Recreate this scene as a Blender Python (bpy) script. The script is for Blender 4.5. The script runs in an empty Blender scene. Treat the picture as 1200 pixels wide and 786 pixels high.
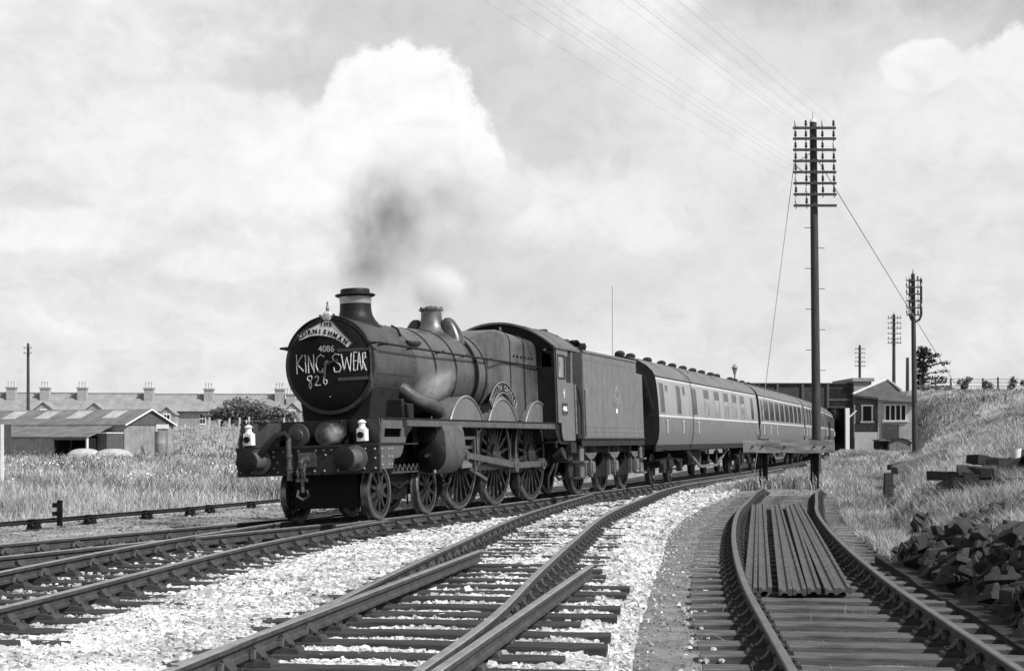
import bpy, bmesh, math, random
import numpy as np
from mathutils import Vector, Matrix
random.seed(7); RNG = np.random.default_rng(11)
sc = bpy.context.scene; COL = sc.collection

# ------------------------------------------------------------------ camera, sky, sun, exposure
F, HZ, HC = 1769.0, 513.06, 1.409          # focal length in photo pixels, horizon row, eye height above rail
cam_d = bpy.data.cameras.new('camera'); cam = bpy.data.objects.new('camera', cam_d); COL.objects.link(cam)
cam.location = (0, 0, HC); cam.rotation_euler = (math.radians(90), 0, 0)
cam_d.sensor_width = 36.0; cam_d.lens = F/1200*36; cam_d.shift_y = (HZ-393)/1200
cam_d.clip_end = 5000; cam_d.clip_start = .05
sc.camera = cam

SUN_EL, SUN_AZ = math.radians(46), math.atan2(-.53, .848)   # sun to the right, a little behind the camera
sun_dir = Vector((math.cos(SUN_EL)*math.cos(SUN_AZ), math.cos(SUN_EL)*math.sin(SUN_AZ), math.sin(SUN_EL)))
ld = bpy.data.lights.new('sun', 'SUN'); ld.energy = 5.0; ld.angle = math.radians(.5); ld.color = (1, .995, .985)
so = bpy.data.objects.new('sun', ld); COL.objects.link(so)
so.rotation_euler = sun_dir.to_track_quat('Z', 'Y').to_euler()

world = bpy.data.worlds.new('World'); sc.world = world; world.use_nodes = True
wt = world.node_tree; wt.nodes.clear()
def wn(t, **kw):
    n = wt.nodes.new(t)
    for k, v in kw.items(): setattr(n, k, v)
    return n
def wl(a, b): wt.links.new(a, b)
def wmath(op, a, b=None, clamp=False):
    n = wn('ShaderNodeMath', operation=op); n.use_clamp = clamp
    for i, v in enumerate((a, b)):
        if v is None: continue
        if isinstance(v, (int, float)): n.inputs[i].default_value = v
        else: wl(v, n.inputs[i])
    return n.outputs[0]
tc = wn('ShaderNodeTexCoord'); vdir = tc.outputs['Generated']
sky = wn('ShaderNodeTexSky', sky_type='NISHITA'); sky.sun_disc = False
sky.sun_elevation = SUN_EL; sky.sun_rotation = math.pi/2 - SUN_AZ
bw = wn('ShaderNodeRGBToBW'); wl(sky.outputs[0], bw.inputs[0])
clear = wmath('MULTIPLY', bw.outputs[0], .10)                # the sky's own light, without its colour (black and white film)
def wnoise(scale, detail, rough, loc=(0,0,0), stretch=(1,1,1), dist=0.0):
    m = wn('ShaderNodeMapping'); m.inputs['Location'].default_value = loc; m.inputs['Scale'].default_value = stretch
    wl(vdir, m.inputs[0])
    n = wn('ShaderNodeTexNoise'); n.inputs['Scale'].default_value = scale; n.inputs['Detail'].default_value = detail
    n.inputs['Roughness'].default_value = rough; n.inputs['Distortion'].default_value = dist
    wl(m.outputs[0], n.inputs['Vector']); return n.outputs['Fac']
def wramp(v, pts, interp='LINEAR'):
    r = wn('ShaderNodeValToRGB'); r.color_ramp.interpolation = interp
    e = r.color_ramp.elements
    while len(e) < len(pts): e.new(.5)
    for k, (p, c) in zip(e, pts): k.position = p; k.color = (c, c, c, 1)
    wl(v, r.inputs[0]); return r.outputs[0]
def skydir(u, v):
    d = Vector(((u-600)/F, 1, (HZ-v)/F)); return d.normalized()
n_edge = wnoise(26, 9, .64, (1, 2, 0))                          # billowing edges
n_edge2 = wnoise(9, 5, .55, (3, 1, 2))
n_edge3 = wnoise(70, 6, .6, (7, 3, 5))
def cloud_mass(u, v, ru, rv, wob=.55, soft=.16):
    """a cumulus standing in the direction seen at (u, v): 1 inside, 0 outside, ragged edge"""
    d = skydir(u, v)
    s = wn('ShaderNodeVectorMath', operation='SUBTRACT'); wl(vdir, s.inputs[0]); s.inputs[1].default_value = d
    m = wn('ShaderNodeVectorMath', operation='MULTIPLY'); wl(s.outputs[0], m.inputs[0])
    m.inputs[1].default_value = (F/ru, F/ru*.6, F/rv)
    L = wn('ShaderNodeVectorMath', operation='LENGTH'); wl(m.outputs[0], L.inputs[0])
    k = wmath('ADD', wmath('MULTIPLY', wmath('SUBTRACT', n_edge, .5), wob*3.2), wmath('MULTIPLY', wmath('SUBTRACT', n_edge2, .5), wob*2.4))
    k = wmath('ADD', k, wmath('MULTIPLY', wmath('SUBTRACT', n_edge3, .5), wob*1.1))
    r = wmath('ADD', L.outputs['Value'], k)
    mr = wn('ShaderNodeMapRange'); mr.interpolation_type = 'SMOOTHSTEP'
    mr.inputs['From Min'].default_value = 1+soft; mr.inputs['From Max'].default_value = 1-soft
    wl(r, mr.inputs['Value']); return mr.outputs[0]
def layer(base, val, mask, amt=1.0):
    m = wn('ShaderNodeMix', data_type='FLOAT'); f = wmath('MULTIPLY', mask, amt)
    wl(f, m.inputs['Factor'])
    if isinstance(base, (int, float)): m.inputs['A'].default_value = base
    else: wl(base, m.inputs['A'])
    if isinstance(val, (int, float)): m.inputs['B'].default_value = val
    else: wl(val, m.inputs['B'])
    return m.outputs['Result']
big = wnoise(5.5, 7, .6, (.4, 0, .7), (1, 1, 2.0), .5)
fine = wnoise(17, 9, .62, (2, 5, 1), (1, 1, 1.7), .5)
puffy = wramp(wnoise(36, 8, .6, (4, 4, 4), (1, 1, 1.3), .6), [(.35, .80), (.50, .93), (.64, 1.0)])
tone = wramp(wmath('ADD', wmath('MULTIPLY', big, .55), wmath('MULTIPLY', fine, .45)), [(.36, .72), (.46, .80), (.54, .87), (.62, .95)])
tone = layer(tone, .52, cloud_mass(1085, 5, 240, 100, .3, .3), .9)      # openings of darker blue between the clouds
tone = layer(tone, .64, cloud_mass(500, 40, 160, 90, .3, .35), .9)
tone = layer(tone, .67, cloud_mass(660, 145, 140, 95, .3, .45), .85)
tone = layer(tone, .66, cloud_mass(360, 125, 105, 55, .3, .35), .85)
tone = layer(tone, .75, cloud_mass(880, 300, 260, 120, .3, .6), .6)
tone = layer(tone, .77, cloud_mass(130, 170, 170, 30, .3, .6), .6)
tone = layer(tone, .88, cloud_mass(930, 100, 210, 80, .4, .5), .6)
tone = layer(tone, .95, cloud_mass(1082, 80, 40, 26, .30, .12), .95)
tone = layer(tone, .93, cloud_mass(1190, 85, 52, 42, .34, .14), .9)
tone = layer(tone, .87, cloud_mass(1150, 130, 130, 60, .35, .4), .7)
tone = layer(tone, .92, cloud_mass(280, 185, 250, 72, .34, .22), .8)
tone = layer(tone, 1.0, cloud_mass(465, 125, 80, 72, .44, .13), .92)
tone = layer(tone, 1.0, cloud_mass(522, 162, 54, 54, .44, .13), .92)
tone = layer(tone, .97, cloud_mass(420, 190, 130, 60, .32, .3), .8)
tone = layer(tone, .96, cloud_mass(60, 268, 85, 28, .36, .25), .75)
tone = layer(tone, .93, cloud_mass(650, 265, 150, 62, .34, .3), .7)
tone = layer(tone, .67, cloud_mass(570, 340, 180, 65, .3, .5), .8)
tone = layer(tone, .93, cloud_mass(255, 310, 70, 18, .36, .3), .6)
pm = wn('ShaderNodeMath', operation='MULTIPLY'); wl(tone, pm.inputs[0])
pr_ = wn('ShaderNodeMapRange'); wl(puffy, pr_.inputs['Value']); pr_.inputs['From Min'].default_value = .8; pr_.inputs['To Min'].default_value = .935; pr_.inputs['To Max'].default_value = 1.035
wl(pr_.outputs[0], pm.inputs[1]); tone = pm.outputs[0]
# clouds thin out overhead, where the clear sky shows
sep = wn('ShaderNodeSeparateXYZ'); wl(vdir, sep.inputs[0])
mr = wn('ShaderNodeMapRange'); wl(sep.outputs['Z'], mr.inputs['Value'])
mr.inputs['From Min'].default_value = .33; mr.inputs['From Max'].default_value = .75
mr.inputs['To Min'].default_value = 1.0; mr.inputs['To Max'].default_value = .12
my = wn('ShaderNodeMapRange'); wl(sep.outputs['Y'], my.inputs['Value']); my.inputs['From Min'].default_value = -.25; my.inputs['From Max'].default_value = .75
my.inputs['To Min'].default_value = .36; my.inputs['To Max'].default_value = 1.0           # unseen sky on the sun's side thinned of cloud to deepen shade
radiance = layer(clear, tone, wmath('MULTIPLY', mr.outputs[0], my.outputs[0]))
bg = wn('ShaderNodeBackground'); wl(radiance, bg.inputs['Color']); bg.inputs['Strength'].default_value = 1.0
wo = wn('ShaderNodeOutputWorld'); wl(bg.outputs[0], wo.inputs[0])
vs = sc.view_settings
vs.view_transform = 'Standard'; vs.look = 'None'; vs.exposure = 0.0; vs.gamma = 1.0; vs.use_curve_mapping = False
sc.cycles.max_bounces = 16; sc.cycles.volume_bounces = 16; sc.cycles.diffuse_bounces = 3; sc.cycles.glossy_bounces = 3; sc.cycles.transmission_bounces = 4; sc.cycles.volume_step_rate = 2.0
sc.cycles.transparent_max_bounces = 8

# ------------------------------------------------------------------ materials (all neutral: the photograph is black and white)
def mat(name, v, rough=.7, var=.25, scale=3.0, metal=0.0, bump=0.0, bscale=None, island=0.0, detail=5, spec=.4, stretch=None, streak=0.0, transl=0.0):
    m = bpy.data.materials.new(name); m.use_nodes = True; t = m.node_tree; N = t.nodes
    b = N['Principled BSDF']; b.inputs['Roughness'].default_value = rough; b.inputs['Metallic'].default_value = metal
    b.inputs['Specular IOR Level'].default_value = spec
    co = N.new('ShaderNodeTexCoord'); src = co.outputs['Object']
    if stretch:
        mp = N.new('ShaderNodeMapping'); mp.inputs['Scale'].default_value = stretch; t.links.new(src, mp.inputs[0]); src = mp.outputs[0]
    n = N.new('ShaderNodeTexNoise'); n.inputs['Scale'].default_value = scale; n.inputs['Detail'].default_value = detail; n.inputs['Roughness'].default_value = .62
    t.links.new(src, n.inputs['Vector'])
    mr = N.new('ShaderNodeMapRange'); mr.inputs['From Min'].default_value = .3; mr.inputs['From Max'].default_value = .7
    mr.inputs['To Min'].default_value = v*(1-var); mr.inputs['To Max'].default_value = v*(1+var)
    t.links.new(n.outputs['Fac'], mr.inputs['Value']); val = mr.outputs[0]
    def mul(a, lo, hi, fac):
        r = N.new('ShaderNodeMapRange'); r.inputs['To Min'].default_value = lo; r.inputs['To Max'].default_value = hi
        t.links.new(fac, r.inputs['Value'])
        q = N.new('ShaderNodeMath'); q.operation = 'MULTIPLY'; t.links.new(a, q.inputs[0]); t.links.new(r.outputs[0], q.inputs[1]); return q.outputs[0]
    if island:
        g = N.new('ShaderNodeNewGeometry'); val = mul(val, 1-island, 1+island, g.outputs['Random Per Island'])
    if streak:
        mp = N.new('ShaderNodeMapping'); mp.inputs['Scale'].default_value = (9, 9, .7); t.links.new(co.outputs['Object'], mp.inputs[0])
        s = N.new('ShaderNodeTexNoise'); s.inputs['Scale'].default_value = 1.0; s.inputs['Detail'].default_value = 4; t.links.new(mp.outputs[0], s.inputs['Vector'])
        val = mul(val, 1-streak, 1+streak, s.outputs['Fac'])
    t.links.new(val, b.inputs['Base Color'])
    if rough < .68:
        rr = N.new('ShaderNodeMapRange'); rr.inputs['To Min'].default_value = max(.05, rough-.12); rr.inputs['To Max'].default_value = min(1, rough+.18)
        t.links.new(n.outputs['Fac'], rr.inputs['Value']); t.links.new(rr.outputs[0], b.inputs['Roughness'])
    if bump:
        n2 = N.new('ShaderNodeTexNoise'); n2.inputs['Scale'].default_value = bscale or scale*4; n2.inputs['Detail'].default_value = 6; n2.inputs['Roughness'].default_value = .7
        t.links.new(src, n2.inputs['Vector'])
        bp = N.new('ShaderNodeBump'); bp.inputs['Strength'].default_value = bump; bp.inputs['Distance'].default_value = .03
        t.links.new(n2.outputs['Fac'], bp.inputs['Height']); t.links.new(bp.outputs[0], b.inputs['Normal'])
    if transl:
        tr = N.new('ShaderNodeBsdfTranslucent'); t.links.new(val, tr.inputs['Color'])
        mx = N.new('ShaderNodeMixShader'); mx.inputs[0].default_value = transl
        t.links.new(b.outputs[0], mx.inputs[1]); t.links.new(tr.outputs[0], mx.inputs[2])
        t.links.new(mx.outputs[0], N['Material Output'].inputs[0])
    return m
M = {}
M['black'] = mat('black_paint', .011, .5, .5, 5, spec=.25, bump=.06, bscale=14)
M['soot'] = mat('sooty_black', .011, .8, .5, 4, bump=.15)
M['smokebox'] = mat('smokebox_black', .050, .45, .45, 2.5, bump=.1, bscale=12, streak=.4)
M['door'] = mat('smokebox_door_black', .0075, .6, .5, 6, spec=.22, bump=.08)
M['green'] = mat('loco_green', .068, .27, .45, 2.6, bump=.06, bscale=8, streak=.6)
M['cabgreen'] = mat('cab_green', .135, .42, .16, 3.5, bump=.04, bscale=10, streak=.3)
M['tender'] = mat('tender_green', .145, .5, .2, 3, bump=.08, bscale=12, streak=.35)
M['beamred'] = mat('buffer_beam_red', .030, .55, .4, 6, spec=.25, streak=.4, bump=.08)
M['frame'] = mat('oily_frame', .008, .6, .6, 6, spec=.2, bump=.1)  # oily black, deepened to carry the shade under the engine
M['wheel'] = mat('wheel_paint', .026, .45, .5, 9, bump=.1)
M['tyre'] = mat('steel_tyre', .22, .30, .3, 8, metal=.8)
M['steel'] = mat('bright_steel', .42, .30, .3, 8, metal=.9)
M['rod'] = mat('oily_rod', .12, .35, .4, 8, metal=.5)
M['copper'] = mat('copper_cap', .42, .32, .25, 6, metal=.75)
M['brass'] = mat('dull_brass', .16, .42, .3, 6, metal=.5)
M['beading'] = mat('brass_beading', .36, .3, .15, 9, metal=.5)
M['bolt'] = mat('bolt_heads', .30, .5, .2, 9)
M['greybox'] = mat('grey_panel', .085, .6, .3, 5, bump=.08, streak=.3)
M['white'] = mat('white_paint', .78, .55, .08, 9)
M['chalk'] = mat('chalk', .62, .9, .3, 30)
M['rooflt'] = mat('cab_roof_grey', .12, .6, .25, 4, streak=.2)
M['glass'] = mat('glass_painted_reflection', .22, .10, .7, 2.2, spec=.5)  # pale mottled base paints sky and tree reflections into the panes
M['darkglass'] = mat('dark_glass', .016, .12, .3, 3, spec=.12)
M['coal'] = mat('coal', .02, .45, .6, 6, island=.5)
M['maroon'] = mat('coach_maroon', .17, .30, .15, 3, streak=.2)
M['maroonlt'] = mat('coach_dusty', .24, .35, .2, 3, streak=.25)
M['cream'] = mat('coach_cream', .265, .28, .16, 1.2, streak=.35)
M['coachroof'] = mat('coach_roof', .145, .6, .22, 2, streak=.3)
M['coachend'] = mat('coach_end_black', .015, .6, .4, 4)
M['waist'] = mat('waist_line', .6, .4, .1, 5)
M['under'] = mat('underframe', .026, .7, .5, 6, spec=.2, bump=.1)
M['underlt'] = mat('underframe_dusty', .13, .7, .35, 5, bump=.1)
M['railside'] = mat('rail_rust', .050, .75, .45, 7, bump=.2, bscale=40)
M['railtop'] = mat('rail_head_worn', .27, .38, .3, 5, metal=.35, bump=.06, bscale=30)
M['railtopdull'] = mat('rail_head_dull', .135, .6, .3, 5, metal=.2, bump=.1, bscale=30)
M['chair'] = mat('chair_iron', .05, .75, .5, 8, bump=.25, bscale=40)
M['sleeper'] = mat('creosoted_timber', .042, .85, .6, 2.2, bump=.45, bscale=9, stretch=(1, 9, 9), island=.0)
M['sleeperold'] = mat('old_timber', .10, .9, .6, 2.2, bump=.5, bscale=9, stretch=(1, 9, 9))
M['ballast'] = mat('ballast_stone', .55, .9, .34, 1.1, island=.36, spec=.2)
M['ballastbed'] = mat('ballast_bed', .22, .95, .7, 22, bump=.9, bscale=24, spec=.1)  # bed darkened to stand in for shadows between the stones
M['ash'] = mat('ash_and_cinder', .215, .95, .4, 4, bump=.6, bscale=30, spec=.1, detail=10)
M['cess'] = mat('cess_ash', .29, .95, .6, 1.6, bump=1.0, bscale=16, spec=.1, detail=10)
M['bedash'] = mat('dirty_bed', .060, .95, .7, 5, bump=.7, bscale=26, spec=.1, detail=10)
M['soil'] = mat('dry_grass_ground', .28, .95, .6, .5, bump=.5, bscale=6, spec=.1, detail=10)
M['grass'] = mat('grass_blades', .46, .8, .62, .28, island=.40, spec=.15, transl=.3, detail=6)
M['grassb'] = mat('bank_grass_blades', .40, .8, .66, .4, island=.48, spec=.15, transl=.3, detail=6)
M['leaf'] = mat('foliage', .19, .75, .3, 1.5, island=.5, spec=.2, transl=.2)
M['leaflt'] = mat('foliage_light', .20, .75, .3, 1.5, island=.5, spec=.2, transl=.2)
M['conifer'] = mat('conifer_foliage', .035, .8, .3, 1.5, island=.5, spec=.2)
M['bark'] = mat('bark', .05, .9, .4, 5, bump=.4)
M['pole'] = mat('telegraph_pole_timber', .052, .8, .5, 3, bump=.5, bscale=10, stretch=(6, 6, .5))
M['porcelain'] = mat('insulator_porcelain', .62, .25, .1, 5)
M['porcelaindark'] = mat('insulator_brown', .03, .3, .1, 5)
M['wire'] = mat('wire_iron', .40, .5, .2, 5, metal=.4)
M['beamwood'] = mat('weathered_beam', .27, .9, .55, 1.6, bump=.7, bscale=9, stretch=(1, 6, 6), detail=9)
M['slate'] = mat('slate_roof', .085, .8, .3, 1.5, bump=.5, bscale=10)
M['tileroof'] = mat('terrace_roof', .27, .85, .22, .8, bump=.4, bscale=6)
M['brick'] = mat('brick', .30, .9, .3, 3, bump=.3)
M['bricklt'] = mat('pale_brick', .36, .9, .25, 3, bump=.3)
M['render'] = mat('rendered_wall', .32, .9, .2, 1.2, streak=.15)
M['boards'] = mat('painted_boards', .50, .7, .14, 4, streak=.3)
M['corr'] = mat('corrugated_iron', .165, .7, .35, 1.2, streak=.4)
M['corrlt'] = mat('corrugated_sheet_light', .42, .7, .25, 1.5, streak=.35)
M['shedwall'] = mat('shed_wall', .24, .85, .25, 1.5, streak=.5)
M['tank'] = mat('galvanised_tank', .24, .6, .25, 3, streak=.4)
M['girder'] = mat('girder_iron', .045, .7, .4, 2, streak=.4)
M['concrete'] = mat('pale_concrete', .55, .9, .12, 3)
M['sand'] = mat('pale_sand', .42, .95, .25, 2, bump=.5, bscale=12)
M['darkvoid'] = mat('painted_interior_shade', .008, .9, .2, 3)  # near-black stand-in for shade in the shed bay and bunker

# ------------------------------------------------------------------ mesh helpers
class MB:
    def __init__(s): s.v = []; s.f = []; s.m = []
    def add(s, vs, fs, mi=0):
        o = len(s.v); s.v += [tuple(p) for p in vs]
        for f in fs: s.f.append(tuple(i+o for i in f)); s.m.append(mi)
    def box(s, x0, x1, y0, y1, z0, z1, mi=0):
        if x0 > x1: x0, x1 = x1, x0
        if y0 > y1: y0, y1 = y1, y0
        if z0 > z1: z0, z1 = z1, z0
        s.add([(x0,y0,z0),(x1,y0,z0),(x1,y1,z0),(x0,y1,z0),(x0,y0,z1),(x1,y0,z1),(x1,y1,z1),(x0,y1,z1)],
              [(3,2,1,0),(4,5,6,7),(0,1,5,4),(1,2,6,5),(2,3,7,6),(3,0,4,7)], mi)
    def bar(s, p0, p1, w, h, mi=0, up=(0,0,1)):
        p0, p1, up = Vector(p0), Vector(p1), Vector(up); d = (p1-p0).normalized()
        a = d.cross(up)
        if a.length < 1e-4: a = d.cross(Vector((1,0,0)))
        a.normalize(); b = a.cross(d); vs = []
        for p in (p0, p1):
            for i, j in ((-1,-1),(1,-1),(1,1),(-1,1)): vs.append(p + a*i*w/2 + b*j*h/2)
        s.add(vs, [(0,1,2,3),(7,6,5,4),(4,5,1,0),(5,6,2,1),(6,7,3,2),(7,4,0,3)], mi)
    def cyl(s, p0, p1, r0, r1=None, n=16, mi=0, caps=True):
        r1 = r0 if r1 is None else r1
        p0, p1 = Vector(p0), Vector(p1); d = (p1-p0).normalized()
        a = d.orthogonal().normalized(); b = d.cross(a); vs = []
        for p, r in ((p0, r0), (p1, r1)):
            for k in range(n):
                t = 2*math.pi*k/n; vs.append(p + a*math.cos(t)*r + b*math.sin(t)*r)
        fs = [(k, (k+1) % n, n+(k+1) % n, n+k) for k in range(n)]
        if caps: fs += [tuple(reversed(range(n))), tuple(range(n, 2*n))]
        s.add(vs, fs, mi)
    def lathe(s, c, axis, prof, n=32, mi=0, caps=True):
        """prof: list of (radius, height along axis)"""
        c, d = Vector(c), Vector(axis).normalized(); a = d.orthogonal().normalized(); b = d.cross(a); vs = []; fs = []
        for r, h in prof:
            for k in range(n):
                t = 2*math.pi*k/n; vs.append(c + d*h + a*math.cos(t)*r + b*math.sin(t)*r)
        for i in range(len(prof)-1):
            for k in range(n):
                k2 = (k+1) % n; fs.append((i*n+k, i*n+k2, (i+1)*n+k2, (i+1)*n+k))
        if caps:
            fs.append(tuple(reversed(range(n)))); L = (len(prof)-1)*n; fs.append(tuple(range(L, L+n)))
        s.add(vs, fs, mi)
    def tube(s, pts, r, n=8, mi=0, caps=True):
        pts = [Vector(p) for p in pts]; vs = []; fs = []; a = None
        rr = r if isinstance(r, (list, tuple)) else [r]*len(pts)
        for i, p in enumerate(pts):
            d = (pts[min(i+1, len(pts)-1)] - pts[max(i-1, 0)])
            if d.length < 1e-9: d = Vector((0,0,1))
            d.normalize()
            a = d.orthogonal().normalized() if a is None else (a - d*a.dot(d)).normalized()
            b = d.cross(a)
            for k in range(n):
                t = 2*math.pi*k/n; vs.append(p + (a*math.cos(t) + b*math.sin(t))*rr[i])
        for i in range(len(pts)-1):
            for k in range(n):
                k2 = (k+1) % n; fs.append((i*n+k, i*n+k2, (i+1)*n+k2, (i+1)*n+k))
        if caps:
            fs.append(tuple(reversed(range(n)))); L = (len(pts)-1)*n; fs.append(tuple(range(L, L+n)))
        s.add(vs, fs, mi)
    def prism(s, poly, fn, d0, d1, mi=0):
        """poly: (a, b) outline, fn(a, b, d) -> point; extruded from d0 to d1"""
        n = len(poly); vs = [fn(a, b, d0) for a, b in poly] + [fn(a, b, d1) for a, b in poly]
        s.add(vs, [tuple(range(n)), tuple(reversed(range(n, 2*n)))] + [(k, n+k, n+(k+1) % n, (k+1) % n) for k in range(n)], mi)
    def loft(s, rings, closed=True, caps=True, mi=0, mfn=None):
        n = len(rings[0]); o = len(s.v); s.v += [tuple(p) for r in rings for p in r]
        for i in range(len(rings)-1):
            for k in range(n if closed else n-1):
                k2 = (k+1) % n
                s.f.append((o+i*n+k, o+i*n+k2, o+(i+1)*n+k2, o+(i+1)*n+k)); s.m.append(mfn(i, k) if mfn else mi)
        if caps:
            s.f.append(tuple(o+k for k in reversed(range(n)))); s.m.append(mi)
            L = o+(len(rings)-1)*n; s.f.append(tuple(L+k for k in range(n))); s.m.append(mi)
    def blob(s, c, rx, ry, rz, n=10, mi=0, jit=0.0):
        rings = []
        for i in range(1, n//2+1):
            ph = math.pi*i/(n//2+1); rings.append([(c[0]+rx*math.sin(ph)*math.cos(2*math.pi*k/n)*(1+random.uniform(-jit, jit)),
                c[1]+ry*math.sin(ph)*math.sin(2*math.pi*k/n)*(1+random.uniform(-jit, jit)), c[2]+rz*math.cos(ph)) for k in range(n)])
        s.loft(rings, mi=mi)
    def build(s, name, mats, parent=None, origin=(0,0,0), smooth=True, bevel=0.0):
        if not isinstance(mats, (list, tuple)): mats = [mats]
        ox, oy, oz = origin
        me = bpy.data.meshes.new(name); me.from_pydata([(x-ox, y-oy, z-oz) for x, y, z in s.v], [], s.f)
        for m in mats: me.materials.append(m)
        if len(mats) > 1: me.polygons.foreach_set('material_index', s.m)
        bm = bmesh.new(); bm.from_mesh(me); bmesh.ops.recalc_face_normals(bm, faces=bm.faces); bm.to_mesh(me); bm.free()
        if smooth:
            me.polygons.foreach_set('use_smooth', [True]*len(me.polygons)); me.set_sharp_from_angle(angle=math.radians(38))
        o = bpy.data.objects.new(name, me); COL.objects.link(o)
        if parent is not None: o.parent = parent
        if origin != (0,0,0): o.location = origin
        if bevel:
            b = o.modifiers.new('bevel', 'BEVEL'); b.width = bevel; b.segments = 2; b.limit_method = 'ANGLE'
        return o
def tag(o, label=None, cat=None, group=None, kind=None):
    if label: o['label'] = label
    if cat: o['category'] = cat
    if group: o['group'] = group
    if kind: o['kind'] = kind
    return o
def thing(name, label, cat, loc=(0,0,0), rot=(0,0,0), group=None):
    o = bpy.data.objects.new(name, None); o.empty_display_size = .2; COL.objects.link(o)
    o.location = loc; o.rotation_euler = rot
    return tag(o, label, cat, group)
def children(o): return [c for c in bpy.data.objects if c.parent is o]
def dup(root, loc=None, rot=None, label=None, kids=None):
    kids = kids if kids is not None else children(root)
    r = root.copy(); COL.objects.link(r)
    if loc is not None: r.location = loc
    if rot is not None: r.rotation_euler = rot
    if label: r['label'] = label
    for ch in kids:
        c = ch.copy(); COL.objects.link(c); c.parent = r
        for g in children(ch):
            d = g.copy(); COL.objects.link(d); d.parent = c
    return r
def instance(o, parent, loc=None, rot=None):
    """another part sharing the mesh of an existing part, with its sub-parts"""
    c = o.copy(); COL.objects.link(c); c.parent = parent
    if loc is not None: c.location = loc
    if rot is not None: c.rotation_euler = rot
    for g in children(o):
        d = g.copy(); COL.objects.link(d); d.parent = c
    return c
def raw_mesh(name, V, Fc, nper, mats, mi=None, origin=(0,0,0), smooth=False):
    """big meshes straight from numpy arrays; every face has nper corners"""
    V = np.asarray(V, np.float32) - np.asarray(origin, np.float32); Fc = np.asarray(Fc, np.int32).reshape(-1, nper)
    me = bpy.data.meshes.new(name); me.vertices.add(len(V)); me.vertices.foreach_set('co', V.ravel())
    me.loops.add(Fc.size); me.loops.foreach_set('vertex_index', Fc.ravel())
    me.polygons.add(len(Fc)); me.polygons.foreach_set('loop_start', np.arange(0, Fc.size, nper, dtype=np.int32))
    try: me.polygons.foreach_set('loop_total', np.full(len(Fc), nper, np.int32))
    except Exception: pass
    for m in (mats if isinstance(mats, (list, tuple)) else [mats]): me.materials.append(m)
    if mi is not None: me.polygons.foreach_set('material_index', np.asarray(mi, np.int32))
    me.polygons.foreach_set('use_smooth', np.full(len(Fc), smooth)); me.update(calc_edges=True)
    o = bpy.data.objects.new(name, me); COL.objects.link(o); o.location = origin
    return o
def split(o, axis=1, cuts=(0.0,)):
    """part one mesh into the separate pieces it holds, by where they lie along an axis"""
    me = o.data; res = [o]; cuts = sorted(cuts); mods = list(o.modifiers)
    for k in range(len(cuts)+1):
        lo = cuts[k-1] if k else -1e9; hi = cuts[k] if k < len(cuts) else 1e9
        bm = bmesh.new(); bm.from_mesh(me)
        dead = [f for f in bm.faces if not lo <= f.calc_center_median()[axis] < hi]
        bmesh.ops.delete(bm, geom=dead, context='FACES')
        loose = [v for v in bm.verts if not v.link_faces]; bmesh.ops.delete(bm, geom=loose, context='VERTS')
        m2 = bpy.data.meshes.new(me.name); bm.to_mesh(m2); bm.free()
        for m in me.materials: m2.materials.append(m)
        if k == 0: first = m2
        else: c = o.copy(); c.data = m2; COL.objects.link(c); res.append(c)
    o.data = first; return res
_tc = {}
def text_geo(s, size, bold=.0, depth=.004):
    k = (s, size, bold, depth)
    if k in _tc: return _tc[k]
    cu = bpy.data.curves.new('t', 'FONT'); cu.body = s; cu.size = size; cu.extrude = depth; cu.offset = bold
    cu.align_x = 'CENTER'; cu.resolution_u = 3
    o = bpy.data.objects.new('t', cu); COL.objects.link(o)
    me = bpy.data.meshes.new_from_object(o.evaluated_get(bpy.context.evaluated_depsgraph_get()))
    v = [tuple(p.co) for p in me.vertices]; f = [tuple(p.vertices) for p in me.polygons]
    bpy.data.objects.remove(o); bpy.data.curves.remove(cu); bpy.data.meshes.remove(me)
    _tc[k] = (v, f); return _tc[k]

# ------------------------------------------------------------------ survey: points of the ground from their bearing and distance
def G(u, v, z):
    d = F*(HC-z)/(v-HZ); return ((u-600)/F*d, d, z)
def at(u, v, d): return ((u-600)/F*d, d, HC+(HZ-v)/F*d)
TX, TY, YAW, ROLL, KAP = -2.994, 25.795, .3268, .0386, -.0011
def tpath(X):
    """centre line of the train's track, X metres behind the engine's leading axle"""
    if X <= 8: return TX+X*math.sin(YAW), TY+X*math.cos(YAW), YAW
    n = 60; s = np.linspace(8, X, n); a = YAW+KAP*(s-8); ds = (X-8)/(n-1); am = (a[1:]+a[:-1])/2
    return TX+8*math.sin(YAW)+float(np.sin(am).sum())*ds, TY+8*math.cos(YAW)+float(np.cos(am).sum())*ds, float(a[-1])
def cspline(pts):
    """x as a smooth function of depth y (piecewise cubic Hermite)"""
    P = sorted(pts, key=lambda p: p[1]); y = np.array([p[1] for p in P]); x = np.array([p[0] for p in P])
    d = np.gradient(x, y)
    def f(q):
        q = np.asarray(q, float); i = np.clip(np.searchsorted(y, q)-1, 0, len(y)-2)
        h = y[i+1]-y[i]; t = (q-y[i])/h
        r = (2*t**3-3*t**2+1)*x[i] + (t**3-2*t**2+t)*h*d[i] + (-2*t**3+3*t**2)*x[i+1] + (t**3-t**2)*h*d[i+1]
        r = np.where(q < y[0], x[0]+(q-y[0])*d[0], r); return np.where(q > y[-1], x[-1]+(q-y[-1])*d[-1], r)
    return f
main_pts = [tpath(X)[:2] for X in (4, 8, 14, 20, 30, 40, 55, 70, 85, 100, 120, 140, 160)]
T1 = cspline([(-5.75, 7.0), (-5.03, 12.6), (-3.86, 21.8), (-2.62, 27.0)] + main_pts)
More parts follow.
